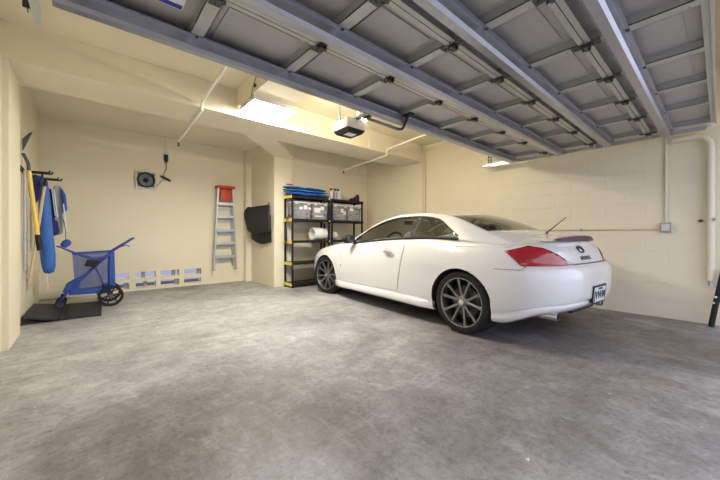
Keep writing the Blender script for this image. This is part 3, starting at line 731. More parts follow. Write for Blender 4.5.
# number plate in its recess, exhaust tips
pm = face_frame(-.03, .443)
mb = MB().box(-.165, -.088, -.002, .165, .088, .006, .003); mb.xf(pm); frm = mb.build('plate_frame', M['black'], None); frm.parent = car
mb = MB().box(-.145, -.070, .006, .145, .072, .008); mb.xf(pm); pt = mb.build('number_plate', M['plate'], None); pt.parent = frm
text('JVWM', .105, pm @ Matrix.Translation((0, -.008, .009)), M['ink'], 'plate_lettering', frm, bold=.002)
text('FLORIDA', .026, pm @ Matrix.Translation((0, .056, .009)), M['ink'], 'plate_state_lettering', frm)
for s in (1, -1):
    o = MB().lathe([(.034, -.770), (.037, -.765), (.037, -.50), (.030, -.50), (.030, -.770)], (0, s*.54, .275), 'x', 20, True).build('exhaust_tip', M['chrome'], None, True); o.parent = car
mb = MB(); mb.box(-.78, -.26, .270, -.60, .26, .33, .01)
o = mb.build('rear_diffuser', M['black'], None); o.parent = car

# greenhouse ---------------------------------------------------------------
gx = []
rail_t = [(-.46, .72, .915), (-.30, .70, .970), (-.10, .672, 1.045), (.10, .648, 1.128), (.30, .625, 1.205), (.45, .612, 1.245), (.60, .605, 1.268), (.87, .602, 1.288), (1.15, .606, 1.288), (1.385, .618, 1.262), (1.69, .655, 1.175), (1.90, .70, 1.075), (2.05, .742, .995), (2.22, .79, .90)]
RYt = [(a, b) for a, b, c in rail_t]; RZt = [(a, c) for a, b, c in rail_t]
cz_t = [(-.46, .982), (-.30, 1.020), (-.10, 1.065), (.10, 1.150), (.30, 1.232), (.45, 1.275), (.60, 1.302), (.87, 1.325), (1.15, 1.328), (1.385, 1.305), (1.69, 1.215), (1.90, 1.115), (2.05, 1.035), (2.22, .94)]
bz_t = [(-.46, .895), (-.26, .925), (.1, .965), (.2, .977), (.5, .985), (1.0, .968), (1.5, .935), (1.95, .895), (2.22, .862)]
gt_t = [(.13, .990), (.20, 1.03), (.32, 1.10), (.45, 1.17), (.52, 1.195), (.65, 1.222), (.87, 1.240), (1.15, 1.240), (1.385, 1.214), (1.69, 1.128), (1.90, 1.025), (2.03, .940), (2.08, .90)]
xs_g = sorted(set([-.46+k*.03 for k in range(90)]+[-.10]+[.13, .52, .78, .82, .36, 1.42, 2.05, 2.22]))
xs_g = [x for x in xs_g if x <= 2.2201]
def bow(x): return interp([(-.46, -.05), (-.26, -.12), (0.0, -.13), (.36, -.07), (.7, 0), (1.2, .06), (1.42, .10), (2.22, .20)], x)
def gcol(x, s):
    by, bz = interp([(-.46, .74), (-.26, .78), (.1, .82), (1, .835), (2.0, .825), (2.22, .81)], x), interp(bz_t, x)-.01
    ry, rz = interp(RYt, x), interp(RZt, x); rz = max(rz, bz+.012)
    gt = max(bz+.022, min(interp(gt_t, x), rz-.02)) if .13 <= x <= 2.08 else bz+.022
    def side(z):
        t = max(0, min(1, (z-bz)/(rz-bz))); return lerp(by, ry, t)+.018*math.sin(PI*t)*min(1, (rz-bz)/.2)
    g0 = bz+.020
    pts = [(x, by, bz), (x, side(g0), g0), (x, side(gt), gt), (x, side(gt+min(.014, .6*(rz-gt))), gt+min(.014, .6*(rz-gt))), (x, ry, rz)]
    cz = interp(cz_t, x)
    for k in (.985, .95, .915, .8, .65, .5, .35, .2, .1, 0):
        y = ry*k; e = 1-k**2.2
        pts.append((x+bow(x)*(1-k*k), y, rz+(cz-rz)*e))
    return [Vector((a-.035, s*b, c)) for a, b, c in pts]
g_parts = {'roof': MB(), 'door_window': {1: MB(), -1: MB()}, 'quarter_window': {1: MB(), -1: MB()}, 'windscreen': MB(), 'rear_window': MB()}
bmv = {}
def quad(mb, q, mi):
    key = id(mb); d = bmv.setdefault(key, {}); vs = []
    for p in q:
        k = (round(p.x, 5), round(p.y, 5), round(p.z, 5))
        if k not in d: d[k] = mb.bm.verts.new(p)
        vs.append(d[k])
    if len(set(vs)) < 3: return
    vs2 = []
    for v in vs:
        if v not in vs2: vs2.append(v)
    try: f = mb.bm.faces.new(vs2); f.material_index = mi
    except ValueError: pass
for s in (1, -1):
    G = [gcol(x, s) for x in xs_g]; NJ = len(G[0])
    for i in range(len(xs_g)-1):
        xa, xb = xs_g[i], xs_g[i+1]; xm = (xa+xb)/2
        for jj in range(NJ-1):
            q = [G[i][jj], G[i+1][jj], G[i+1][jj+1], G[i][jj+1]]
            if jj == 1 and .13 < xm < 2.08:
                if xm < .78: quad(g_parts['quarter_window'][s], q, 0)
                elif xm > .82: quad(g_parts['door_window'][s], q, 0)
                else: quad(g_parts['roof'], q, 1)
            elif jj == 0: quad(g_parts['roof'], q, 1 if xm > .1 else 0)
            elif jj == 2 and .13 < xm < 2.08: quad(g_parts['roof'], q, 1)
            elif jj >= 7 and xm > 1.42: quad(g_parts['windscreen'], q, 0)
            elif jj >= 7 and -.10 < xm < .36: quad(g_parts['rear_window'], q, 0)
            elif jj == 6 and (xm > 1.42 or -.10 < xm < .36): quad(g_parts['roof'], q, 1)
            else: quad(g_parts['roof'], q, 0)
def gbuild(mb, name, mats, parent=car):
    o = mb.build(name, mats, None, True, 50); o.parent = parent; return o
roof = gbuild(g_parts['roof'], 'roof', [M['paint'], M['black']])
mdf = roof.modifiers.new('s', 'SOLIDIFY'); mdf.thickness = .022; mdf.offset = -1
gbuild(g_parts['windscreen'], 'windscreen', M['glass']); gbuild(g_parts['rear_window'], 'rear_window', M['rear_glass'])
for s in (1, -1):
    gbuild(g_parts['door_window'][s], 'door_window', M['glass']); gbuild(g_parts['quarter_window'][s], 'quarter_window', M['glass'])
# roof joint line and boot-stack joint
for s in (1, -1):
    g = [p for p in gcol(.60, s)]; off = Vector((0, s*.002, .002))
    o = MB().tube([p+off for p in g[4:]][:4], .0022, 6, False).build('roof_joint', M['seam']); o.parent = roof
# aerial
mb = MB(); mb.lathe([(.022, 0), (.016, .012), (.006, .028)], (-.43, -.02, 1.01), 'z', 14); mb.tube([(-.43, -.02, 1.03), (-.62, -.02, 1.19)], [.006, .004], 8)
o = mb.build('aerial', M['black'], None, True); o.parent = car
# mirrors
for s in (1, -1):
    mb = MB(); rows = []
    for k in range(13):
        t = k/12; yy = s*(.845+.20*t); r = .068*math.sqrt(max(.02, 1-(2*abs(t-.45))**2.6*.85)) if 0 < k < 12 else .02
        rows.append([(1.97+.055*math.cos(a)*r/.068+.02*t, yy, .985+r*math.sin(a)) for a in [2*PI*q/18 for q in range(18)]])
    mb.grid(rows, True); n0 = len(mb.bm.faces)
    bmesh.ops.recalc_face_normals(mb.bm, faces=mb.bm.faces)
    for f in mb.bm.faces: f.material_index = 1 if f.calc_center_median().x < 1.995 else 0
    bmesh.ops.translate(mb.bm, verts=mb.bm.verts, vec=(0, 0, -.035))
    o = mb.build('door_mirror', [M['paint'], M['black']], None, True, 70); o.parent = car
    o2 = MB().hexa([(1.93, s*.83, .90), (2.02, s*.83, .90), (2.02, s*.90, .945), (1.95, s*.90, .945), (1.93, s*.83, .925), (2.02, s*.83, .925), (2.02, s*.90, .96), (1.95, s*.90, .96)]).build('mirror_arm', M['black']); o2.parent = o
    o2 = MB().lathe([(.002, 0), (.050, 0), (.058, .004), (.058, .010)], (1.908, s*.945, .950), 'x', 20).build('mirror_glass', M['dark_steel'], None, True); o2.parent = o
# interior
for s in (1, -1):
    seat = MB().box(1.10, s*.37-.24, .48, 1.62, s*.37+.24, .66, .05)
    o = seat.build('front_seat', M['interior'], None, True); o.parent = car
    bk = MB(); bk.prism([(1.14, .62), (1.24, .60), (1.12, 1.04), (1.02, 1.06), (.98, .95)], 'y', s*.37-.23, s*.37+.23)
    b_ = bk.build('seat_back', M['interior'], None); b_.parent = o
    mod = b_.modifiers.new('b', 'BEVEL'); mod.width = .03; mod.segments = 3
    hr = MB().box(.99, s*.37-.13, 1.05, 1.08, s*.37+.13, 1.20, .035).tube([(1.04, s*.37-.05, 1.02), (1.04, s*.37-.05, 1.08)], .006, 6).build('headrest', M['interior'], None, True); hr.parent = o
    rs = MB().box(.45, s*.36-.26, .5, .85, s*.36+.26, .70, .04).box(.42, s*.36-.26, .62, .52, s*.36+.26, 1.00, .04).build('rear_seat', M['dark_interior'], None, True); rs.parent = car
mb = MB(); mb.prism([(1.75, .55), (1.74, .82), (1.80, .90), (2.0, .925), (2.0, .55)], 'y', -.72, .72)
o = mb.build('dashboard', M['dark_interior']); o.parent = car
sw = MB(); R_ = Matrix.Translation((1.60, .37, .875)) @ Matrix.Rotation(math.radians(68), 4, 'Y')
sw.tube([(.185*math.cos(2*PI*k/28), .185*math.sin(2*PI*k/28), 0) for k in range(29)], .016, 8, False)
sw.box(-.06, -.18, -.012, .03, .18, .012, .004).box(-.02, -.02, -.012, .18, .02, .012).lathe([(.06, -.02), (.06, .03), (.03, .04)], (0, 0, 0), 'z', 16)
sw.xf(R_); o = sw.build('steering_wheel', M['black'], None, True); o.parent = car
o = MB().tube([(1.62, .37, .865), (1.80, .37, .80)], .03, 10).build('steering_column', M['black']); o.parent = car
o = MB().box(1.60, -.12, 1.175, 1.625, .12, 1.235, .01).build('rear_view_mirror', M['black'], None); o.parent = car

# wheels
def wheel(ax, s):
    y0 = s*.895                                           # outer face
    w = thing('wheel', None, None); w.parent = car; w.location = (ax, 0, 0)
    if ax > 1: w.matrix_local = Matrix.Translation((ax, s*.82, 0)) @ Matrix.Rotation(math.radians(11), 4, 'Z') @ Matrix.Translation((0, -s*.82, 0))
    def wb_(mb, name, m, sm=True, ang=35): o = mb.build(name, m, None, sm, ang); o.parent = w; return o
    tp = [(.252, 0), (.262, .004), (.290, .006), (.312, -.004), (.321, -.022), (.322, -.05), (.322, -.20), (.318, -.222), (.29, -.235), (.252, -.23)]
    T = [(r, y0+s*h) for r, h in tp]
    mb = MB().lathe(T, (0, 0, WZ), 'y', 56, True)
    wb_(mb, 'tyre', M['tyre'], True, 50)
    mb = MB().lathe([(.254, y0-s*.002), (.240, y0-s*.004), (.232, y0-s*.018), (.226, y0-s*.20), (.254, y0-s*.225)], (0, 0, WZ), 'y', 56, True)
    wb_(mb, 'rim', M['rim_lip'], True, 40)
    mb = MB().lathe([(.002, y0-s*.10), (.16, y0-s*.10), (.16, y0-s*.115), (.002, y0-s*.115)], (0, 0, WZ), 'y', 36)
    wb_(mb, 'brake_disc', M['dark_steel'])
    mb = MB().lathe([(.002, y0-s*.16), (.228, y0-s*.16), (.228, y0-s*.17), (.002, y0-s*.17)], (0, 0, WZ), 'y', 36)
    wb_(mb, 'wheel_back', M['well'])
    for k in range(5):
        for e in (-1, 1):
            a = 2*PI*k/5+.314+e*.29+(.15 if ax < 1 else .5)
            ai = 2*PI*k/5+.314+e*.20+(.15 if ax < 1 else .5)
            mb = MB(); c, sn = math.cos(a), math.sin(a); rows = []
            for t in (0, .2, .45, .7, .9, 1.0):
                r = lerp(.045, .236, t); aa = lerp(ai, a, min(1, t*1.6)); hw = lerp(.014, .0105, t) if t < .9 else .015
                yo = y0-s*(lerp(.034, .012, t)); cx, cz_ = r*math.cos(aa), r*math.sin(aa); tx, tz = -math.sin(aa), math.cos(aa)
                rows.append([(cx+tx*hw, yo-s*.028, WZ+cz_+tz*hw), (cx+tx*hw, yo-s*.004, WZ+cz_+tz*hw), (cx+tx*hw*.5, yo, WZ+cz_+tz*hw*.5), (cx-tx*hw*.5, yo, WZ+cz_-tz*hw*.5), (cx-tx*hw, yo-s*.004, WZ+cz_-tz*hw), (cx-tx*hw, yo-s*.028, WZ+cz_-tz*hw)])
            mb.grid(rows, True); wb_(mb, 'spoke', M['rim'], True, 40)
    mb = MB().lathe([(.060, y0-s*.06), (.060, y0-s*.035), (.045, y0-s*.026), (.030, y0-s*.022), (.002, y0-s*.020)], (0, 0, WZ), 'y', 28)
    wb_(mb, 'hub', M['rim'])
    wb_(MB().lathe([(.028, y0-s*.022), (.027, y0-s*.014), (.002, y0-s*.012)], (0, 0, WZ), 'y', 20), 'centre_cap', M['chrome'])
    return w
for ax in AX:
    for s in (1, -1): wheel(ax, s)
body_surface.free()

# ------------------------------------------------------------------ helper for small things placed in world metres
class Th:
    def __init__(s, name, label, cat, loc, group=None):
        s.e = thing(name, label, cat, loc, 0, group); s.inv = Matrix.Translation(-Vector(loc))
    def add(s, name, mb, m, smooth=False, angle=35, parent=None, mods=None):
        o = mb.build(name, m, None, smooth, angle); o.parent = parent or s.e
        if not parent: o.matrix_parent_inverse = s.inv
        if mods:
            md = o.modifiers.new('b', 'BEVEL'); md.width = mods; md.segments = 2
        return o

# ------------------------------------------------------------------ back wall: fan, plug, ladder
f = Th('wall_fan', 'square clear-framed fan with black ring mounted on the back wall', 'fan', (.815, YB, 2.02))
cx, cz = .815, 2.018
fr = MB()
for a, b in (((-.155, -.155), (.155, -.130)), ((-.155, .130), (.155, .155)), ((-.155, -.130), (-.130, .130)), ((.130, -.130), (.155, .130))):
    fr.box(cx+a[0], YB-.06, cz+a[1], cx+b[0], YB-.002, cz+b[1])
f.add('frame', fr, M['grey_plastic'])
f.add('back_plate', MB().box(cx-.128, YB-.012, cz-.128, cx+.128, YB-.003, cz+.128), M['grey_cloth'])
f.add('ring', MB().lathe([(.140, YB-.085), (.140, YB-.03), (.115, YB-.03), (.115, YB-.085)], (cx, 0, cz), 'y', 36, True), M['black'], True)
for k in range(5):
    a = 2*PI*k/5+.3
    f.add('blade', MB().grid([[(cx+r*math.cos(a+t), YB-.045-.015*t, cz+r*math.sin(a+t)) for r in (.03, .06, .085, .108)] for t in (-.32, -.1, .1, .36)]), M['grey_cloth'])
f.add('hub', MB().lathe([(.002, YB-.075), (.030, YB-.070), (.042, YB-.05), (.042, YB-.03), (.002, YB-.03)], (cx, 0, cz), 'y', 20), M['black'], True)
for k in range(4):
    r = .055+.02*k
    f.add('guard_ring', MB().tube([(cx+r*math.cos(2*PI*q/28), YB-.088, cz+r*math.sin(2*PI*q/28)) for q in range(29)], .002, 6, False), M['dark_steel'])
c = Th('plug_outlet', 'black plug in a pale bracket high on the back wall', 'power outlet', (1.135, YB, 2.48))
c.add('bracket', MB().box(1.09, YB-.012, 2.44, 1.18, YB-.001, 2.60), M['grey_plastic'])
c.add('plug', MB().box(1.10, YB-.06, 2.41, 1.165, YB-.012, 2.54, .008).lathe([(.012, 2.37), (.02, 2.41)], (1.135, YB-.035, 0), 'z', 10), M['black'], True)
c.add('thin_wire', MB().tube([(1.125, YB-.004, 2.60), (1.12, YB-.004, 2.84)], .003, 6), M['grey_cloth'])
tag(MB().tube(catmull([(1.135, YB-.035, 2.37), (1.14, YB-.02, 2.28), (1.10, YB-.01, 2.18), (1.11, YB-.008, 2.10), (1.05, YB-.008, 2.02), (.985, YB-.02, 1.925), (.972, YB-.03, 1.90)], 6), .005, 6).build('power_cord', M['black'], None, True), 'black power cord looping from the high plug to the wall fan', 'cord')
tag(MB().bar((1.045, YB-.025, 2.125), (1.21, YB-.025, 2.05), .03, .035).build('cord_wrap', M['black']), 'short dark slanted cord wrap beside the wall fan', 'cord holder')

ld = Th('step_ladder', 'aluminium stepladder with red top hanging folded on the back wall', 'ladder', (2.2, YB-.1, 1.2))
Y0 = YB-.13
for s in (-1, 1):
    xt, xb = 2.19+s*.145, 2.185+s*.225
    ld.add('side_rail', MB().bar((xt, Y0, 2.0), (xb, Y0, .30), .030, .062, (0, 1, 0)), M['alu'])
    ld.add('rear_rail', MB().bar((xt-s*.02, Y0+.09, 1.96), (xb-s*.035, Y0+.09, .36), .022, .03, (0, 1, 0)), M['alu'])
    ld.add('foot', MB().box(xb-.018, Y0-.035, .285, xb+.018, Y0+.035, .31), M['grey_cloth'])
    ld.add('corner_brace', MB().bar((xb-s*.012, Y0, .38), (xb-s*.10, Y0, .575), .022, .02, (0, 1, 0)), M['alu'])
for z in (1.69, 1.42, 1.14, .87, .59):
    w = lerp(.225, .145, (z-.3)/1.7)
    xc = lerp(2.185, 2.19, (z-.3)/1.7)
    ld.add('step', MB().box(xc-w, Y0-.045, z-.03, xc+w, Y0+.045, z).box(xc-w, Y0-.049, z-.055, xc+w, Y0-.045, z), M['alu'])
    ld.add('rear_bar', MB().box(xc-w*.9, Y0+.083, z-.12, xc+w*.9, Y0+.097, z-.09), M['alu'])
ld.add('top_cap', MB().box(2.015, Y0-.08, 1.985, 2.375, Y0+.12, 2.04, .012), M['ladder_red'], True)
ld.add('bucket_tray', MB().box(2.085, Y0-.055, 1.72, 2.30, Y0-.03, 1.965, .008), M['ladder_red'], True)

# black mats on a hook at the side wall
def sheet(name, label, pts, off, m):
    """a hanging bent sheet: rows of (Y, z, X)"""
    rows = []
    for r in pts: rows.append([Vector((x+off, y, z)) for (y, z, x) in r])
    mb = MB(); fr = [catmull(r, 6) for r in rows]; cols_ = [catmull([q[i] for q in fr], 6) for i in range(len(fr[0]))]
    mb.grid(cols_); o = mb.build(name, m, None, True, 60)
    md = o.modifiers.new('s', 'SOLIDIFY'); md.thickness = .012
    return tag(o, label, 'floor mat', 'black mats on the side wall')
sheet('floor_mat', 'upper black rubber mat hanging curled from a hook on the side wall',
      [[(5.80, 1.61, 2.70), (6.1, 1.60, 2.64), (6.40, 1.595, 2.60), (6.62, 1.62, 2.60)],
       [(5.75, 1.40, 2.68), (6.1, 1.39, 2.60), (6.45, 1.38, 2.56), (6.78, 1.50, 2.58)],
       [(5.72, 1.22, 2.68), (6.1, 1.19, 2.58), (6.45, 1.17, 2.55), (6.72, 1.26, 2.59)],
       [(5.72, 1.09, 2.70), (6.1, 1.03, 2.62), (6.40, 1.06, 2.59), (6.66, 1.10, 2.62)]], 0, M['black_soft'])
sheet('floor_mat', 'lower black rubber mat showing beneath the upper one on the side wall',
      [[(5.80, 1.40, 2.722), (6.2, 1.40, 2.70), (6.5, 1.4, 2.69), (6.68, 1.40, 2.69)],
       [(5.78, 1.10, 2.722), (6.15, 1.08, 2.69), (6.4, 1.05, 2.67), (6.66, 1.12, 2.68)],
       [(5.76, .88, 2.722), (6.1, .83, 2.70), (6.35, .86, 2.68), (6.62, .93, 2.68)]], 0, M['black'])
tag(MB().tube([(2.739, 5.86, 1.64), (2.70, 5.86, 1.63), (2.695, 5.86, 1.67)], .006, 8).build('wall_hook', M['black']), 'small black hook holding the mats on the side wall', 'hook')

# ------------------------------------------------------------------ shelving
SY0, SY1 = 5.34, 5.66
TZ = (1.775, 1.325, .905, .485, .085)
def shelf(x0, x1, label, ends):
    t = Th('shelf_unit', label, 'shelf unit', ((x0+x1)/2, 5.5, 0), None)
    for x in (x0+.02, x1-.02):
        for y in (SY0+.018, SY1-.018):
            p = MB().box(x-.018, y-.016, 0, x+.018, y+.016, 1.745, .005); t.add('post', p, M['black'], False)
            for z in TZ[1:4]: pass
    for z in TZ:
        mb = MB().box(x0, SY0, z-.045, x1, SY0+.018, z).box(x0, SY1-.018, z-.045, x1, SY1, z).box(x0+.0, SY0+.018, z-.018, x1-.0, SY1-.018, z-.006)
        for k in range(6): xx = lerp(x0+.06, x1-.06, k/5); mb.box(xx-.008, SY0+.018, z-.035, xx+.008, SY1-.018, z-.018)
        sh = t.add('shelf_board', mb, M['black'])
        for x, s in ((x0, -1), (x1, 1)):
            e = MB().box(min(x, x+s*.012), SY0+.004, z-.052, max(x, x+s*.012), SY1-.004, z+.004, .003)
            o = e.build('end_panel', ends, None); o.parent = sh; 
        for x in (x0+.02, x1-.02):
            o = MB().lathe([(.012, SY0-.003), (.012, SY0+.001)], (x, 0, z-.022), 'y', 10).build('peg_cap', M['white']) if x > x0+.5 and x0 < 3 else None
            if o: o.parent = sh
    return t
shelf(2.935, 3.825, 'black plastic shelf unit with yellow ends left of the car nose', M['yellow'])
shelf(3.865, 4.745, 'black plastic shelf unit behind the car nose with a shoe on top', M['black'])

def bin_(x0, x1, m, label, tags_):
    z0, z1 = TZ[1]+.002, TZ[1]+.345; y0, y1 = SY0+.03, SY1-.03
    t = Th('storage_bin', label, 'storage bin', ((x0+x1)/2, 5.5, z0), 'clear storage bins on the shelves')
    i = .018
    def taper(a, b, c, d, z0, z1, k): return [(a+k, c+k, z0), (b-k, c+k, z0), (b-k, d-k, z0), (a+k, d-k, z0), (a, c, z1), (b, c, z1), (b, d, z1), (a, d, z1)]
    t.add('tub', MB().hexa(taper(x0, x1, y0, y1, z0, z1-.03, i)), M['bin'], mods=.008)
    t.add('lid', MB().box(x0-.006, y0-.006, z1-.03, x1+.006, y1+.006, z1-.008, .004).box(x0+.02, y0+.02, z1-.008, x1-.02, y1-.02, z1, .003), M['grey_plastic'])
    mb = MB(); rnd = random.Random(int(x0*100))
    for k in range(7):
        a = lerp(x0+.03, x1-.11, rnd.random()); zz = z0+.012+.035*k*.95; mb.box(max(x0+.03, a-.1), y0+.03, zz, min(x1-.03, a+.22), y1-.03, zz+.033, .01)
    t.add('contents', mb, m)
    for k, (fx, fz, w, h) in enumerate(tags_):
        t.add('paper_tag', MB().box(lerp(x0, x1, fx)-w, y0-.004, lerp(z0, z1, fz)-h, lerp(x0, x1, fx)+w, y0+.004, lerp(z0, z1, fz)+h), M['white'])
    for s in (x0+.07, x1-.07): t.add('latch', MB().box(s-.03, y0-.012, z1-.06, s+.03, y0-.004, z1-.015), M['grey_plastic'])
bin_(2.985, 3.395, M['bin_stuff1'], 'clear bin of grey items, leftmost on the yellow-ended shelf', [(.4, .62, .035, .025), (.65, .68, .04, .04), (.88, .62, .03, .022)])
bin_(3.415, 3.79, M['bin_stuff3'], 'clear bin of mixed items, second from the left under the blue bags', [(.30, .55, .07, .05), (.62, .68, .045, .035), (.4, .2, .10, .012)])
bin_(3.91, 4.32, M['bin_stuff2'], 'clear bin of mauve items on the right-hand shelf', [(.62, .62, .035, .04), (.78, .48, .03, .035)])
bin_(4.34, 4.705, M['bin_stuff4'], 'clear bin with cream bottom half, rightmost on the shelves', [(.25, .72, .05, .03)])

def blob(name, label, cat, c, r, m, n=(36, 14), wob=.08, seed=0, group=None, pw=2.4, rotz=0):
    rnd = random.Random(seed); ph = [rnd.random()*6 for _ in range(6)]; rows = []
    for i in range(n[0]+1):
        u = -1+2*i/n[0]; rr = max(.0, 1-abs(u)**pw)**(1/pw); ring = []
        for k in range(n[1]):
            a = 2*PI*k/n[1]; w = 1+wob*math.sin(7*u+ph[0]+2*a)+wob*.7*math.sin(13*u+ph[1]-a)
            ca, sa = math.cos(a), math.sin(a); sg = lambda q: math.copysign(abs(q)**.75, q)
            ring.append((r[0]*u, r[1]*sg(ca)*rr*w, r[2]*sg(sa)*rr*w))
        rows.append(ring)
    mb = MB(); mb.grid(rows, True); mb.xf(Matrix.Translation(c) @ Matrix.Rotation(rotz, 4, 'Z'))
    o = mb.build(name, m, None, True, 80)
    return tag(o, label, cat, group) if label else o
G1 = 'blue folded bags on top of the shelf'
z = TZ[0]+.006
blob('folded_bag', 'bright blue long folded bag lying lowest on top of the shelf', 'bag', (3.38, 5.49, z+.042), (.50, .14, .040), M['blue'], seed=1, group=G1)
blob('folded_bag', 'thin teal blue bag in the middle of the blue stack on the shelf', 'bag', (3.34, 5.49, z+.108), (.52, .13, .020), mat('teal_cloth', (.03, .22, .50), .6, var=.3), seed=2, group=G1)
blob('folded_bag', 'dark blue long bag lying uppermost on the blue stack', 'bag', (3.33, 5.50, z+.158), (.50, .13, .025), M['blue'], seed=3, group=G1)
blob('rolled_strap', 'small red and brown roll at the left end of the blue bag stack', 'strap', (2.93, 5.42, z+.199), (.075, .04, .012), M['ladder_red'], (12, 10), seed=4)
def spray(x, y, label, body_m):
    t = Th('spray_bottle', label, 'bottle', (x, y, z), 'bottles on the right-hand shelf')
    t.add('bottle_body', MB().lathe([(.002, z-.004), (.030, z-.004), (.033, z+.01), (.033, z+.13), (.022, z+.165), (.012, z+.18), (.012, z+.19)], (x, y, 0), 'z', 16), body_m, True)
    t.add('cap', MB().lathe([(.014, z+.185), (.022, z+.19), (.024, z+.225), (.002, z+.228)], (x, y, 0), 'z', 14).box(x-.045, y-.01, z+.20, x-.005, y+.01, z+.222), M['black'])
spray(3.93, 5.44, 'black-capped bottle, left one of three beside the blue bags', M['grey_plastic'])
spray(4.02, 5.42, 'black-capped bottle, middle one of three on the shelf top', M['grey_cloth'])
spray(4.11, 5.44, 'black-capped bottle, right one of three beside the white box', M['bin_stuff4'])
t = Th('upright_box', 'white upright box standing behind the bottles on the shelf', 'box', (4.16, 5.55, z))
t.add('carton', MB().box(4.08, 5.51, z-.004, 4.24, 5.59, z+.235), M['white']); t.add('flap', MB().box(4.08, 5.505, z+.20, 4.24, 5.51, z+.238), M['white'])
t = Th('shoe', 'dark maroon shoe on top of the right-hand shelf', 'shoe', (4.58, 5.45, z))
def shoe_rows():
    rows = []
    for i, (x, w, h) in enumerate([(-.15, .012, .02), (-.135, .03, .038), (-.10, .042, .050), (-.05, .045, .062), (0, .042, .085), (.04, .040, .125), (.08, .036, .150), (.115, .033, .150), (.135, .018, .12), (.14, .008, .06)]):
        rows.append([(4.58+x, 5.45+w*math.cos(a)*(1 if math.sin(a) < .3 else .75), z+.012+max(0, .5+.5*math.sin(a))*h) for a in [2*PI*k/16 for k in range(16)]])
    return rows
t.add('upper', MB().grid(shoe_rows(), True), M['maroon'], True, 80)
t.add('sole', MB().prism([(4.43, 5.425), (4.47, 5.405), (4.60, 5.412), (4.71, 5.42), (4.725, 5.45), (4.71, 5.48), (4.60, 5.49), (4.47, 5.495), (4.43, 5.475)], 'z', z-.004, z+.014), M['black'])
def bucket(x0, x1, r, label, ribs):
    zc = TZ[2]+r+.004; y = 5.49
    t = Th('bucket', label, 'bucket', (x0, y, TZ[2]), 'white buckets lying on the third shelf')
    pr = [(r*.90, x0), (r, x0+.003), (r, x0+.02), (r*.96, x0+.022)]
    for k in range(ribs): a = x0+.05+k*.045; pr += [(r*.95, a), (r*.99, a+.004), (r*.99, a+.016), (r*.94, a+.02)]
    pr += [(r*.86, x1-.004), (r*.80, x1), (.004, x1), (.004, x1-.01), (r*.80, x1-.012), (r*.88, x0+.03)]
    t.add('shell', MB().lathe(pr, (0, y, zc), 'x', 32, True), M['white'], True, 30)
    t.add('wire_handle', MB().tube([(x0+.02, y-r*math.cos(a), zc-r*1.0*math.sin(a)*.9+.0) for a in [PI*k/14 for k in range(1, 14)]], .003, 6), M['alu'])
bucket(3.47, 3.80, .130, 'large ribbed white bucket lying on its side on the shelf', 4)
bucket(3.90, 4.07, .095, 'small white bucket lying at the shelf joint', 1)
t = Th('umbrella', 'small black folded umbrella hanging on the left end of the shelf', 'umbrella', (2.90, 5.5, 1.2))
t.add('canopy', MB().tube([(2.90, 5.52, .83), (2.897, 5.515, .92), (2.90, 5.51, 1.05), (2.902, 5.505, 1.17)], [.012, .026, .022, .012], 10), M['black_soft'], True)
t.add('handle', MB().tube(catmull([(2.902, 5.505, 1.15), (2.90, 5.50, 1.26), (2.905, 5.46, 1.34), (2.915, 5.42, 1.41)], 5), .009, 8), M['black'], True)

# ------------------------------------------------------------------ black folding ramp
t = Th('folding_ramp', 'black folding rubber ramp lying against the left wall under the cart', 'ramp', (-.2, 5.58, 0))
t.add('flat_panel', MB().hexa([(-.245, 5.09, 0), (.135, 5.07, 0), (.165, 6.04, 0), (-.225, 6.12, 0), (-.245, 5.09, .030), (.135, 5.07, .030), (.165, 6.04, .030), (-.225, 6.12, .030)]), M['black_soft'], mods=.006)
t.add('raised_panel', MB().hexa([(-.26, 5.09, .004), (-.545, 5.05, .080), (-.545, 6.08, .060), (-.24, 6.12, .004), (-.26, 5.09, .030), (-.545, 5.05, .104), (-.545, 6.08, .085), (-.24, 6.12, .030)]), M['black_soft'], mods=.005)
t.add('hinge_rib', MB().tube([(-.252, 5.09, .032), (-.232, 6.11, .032)], .010, 8), M['black'])
t.add('edge_rib', MB().tube([(-.19, 5.09, .033), (-.175, 6.10, .033)], .006, 8), M['black'])

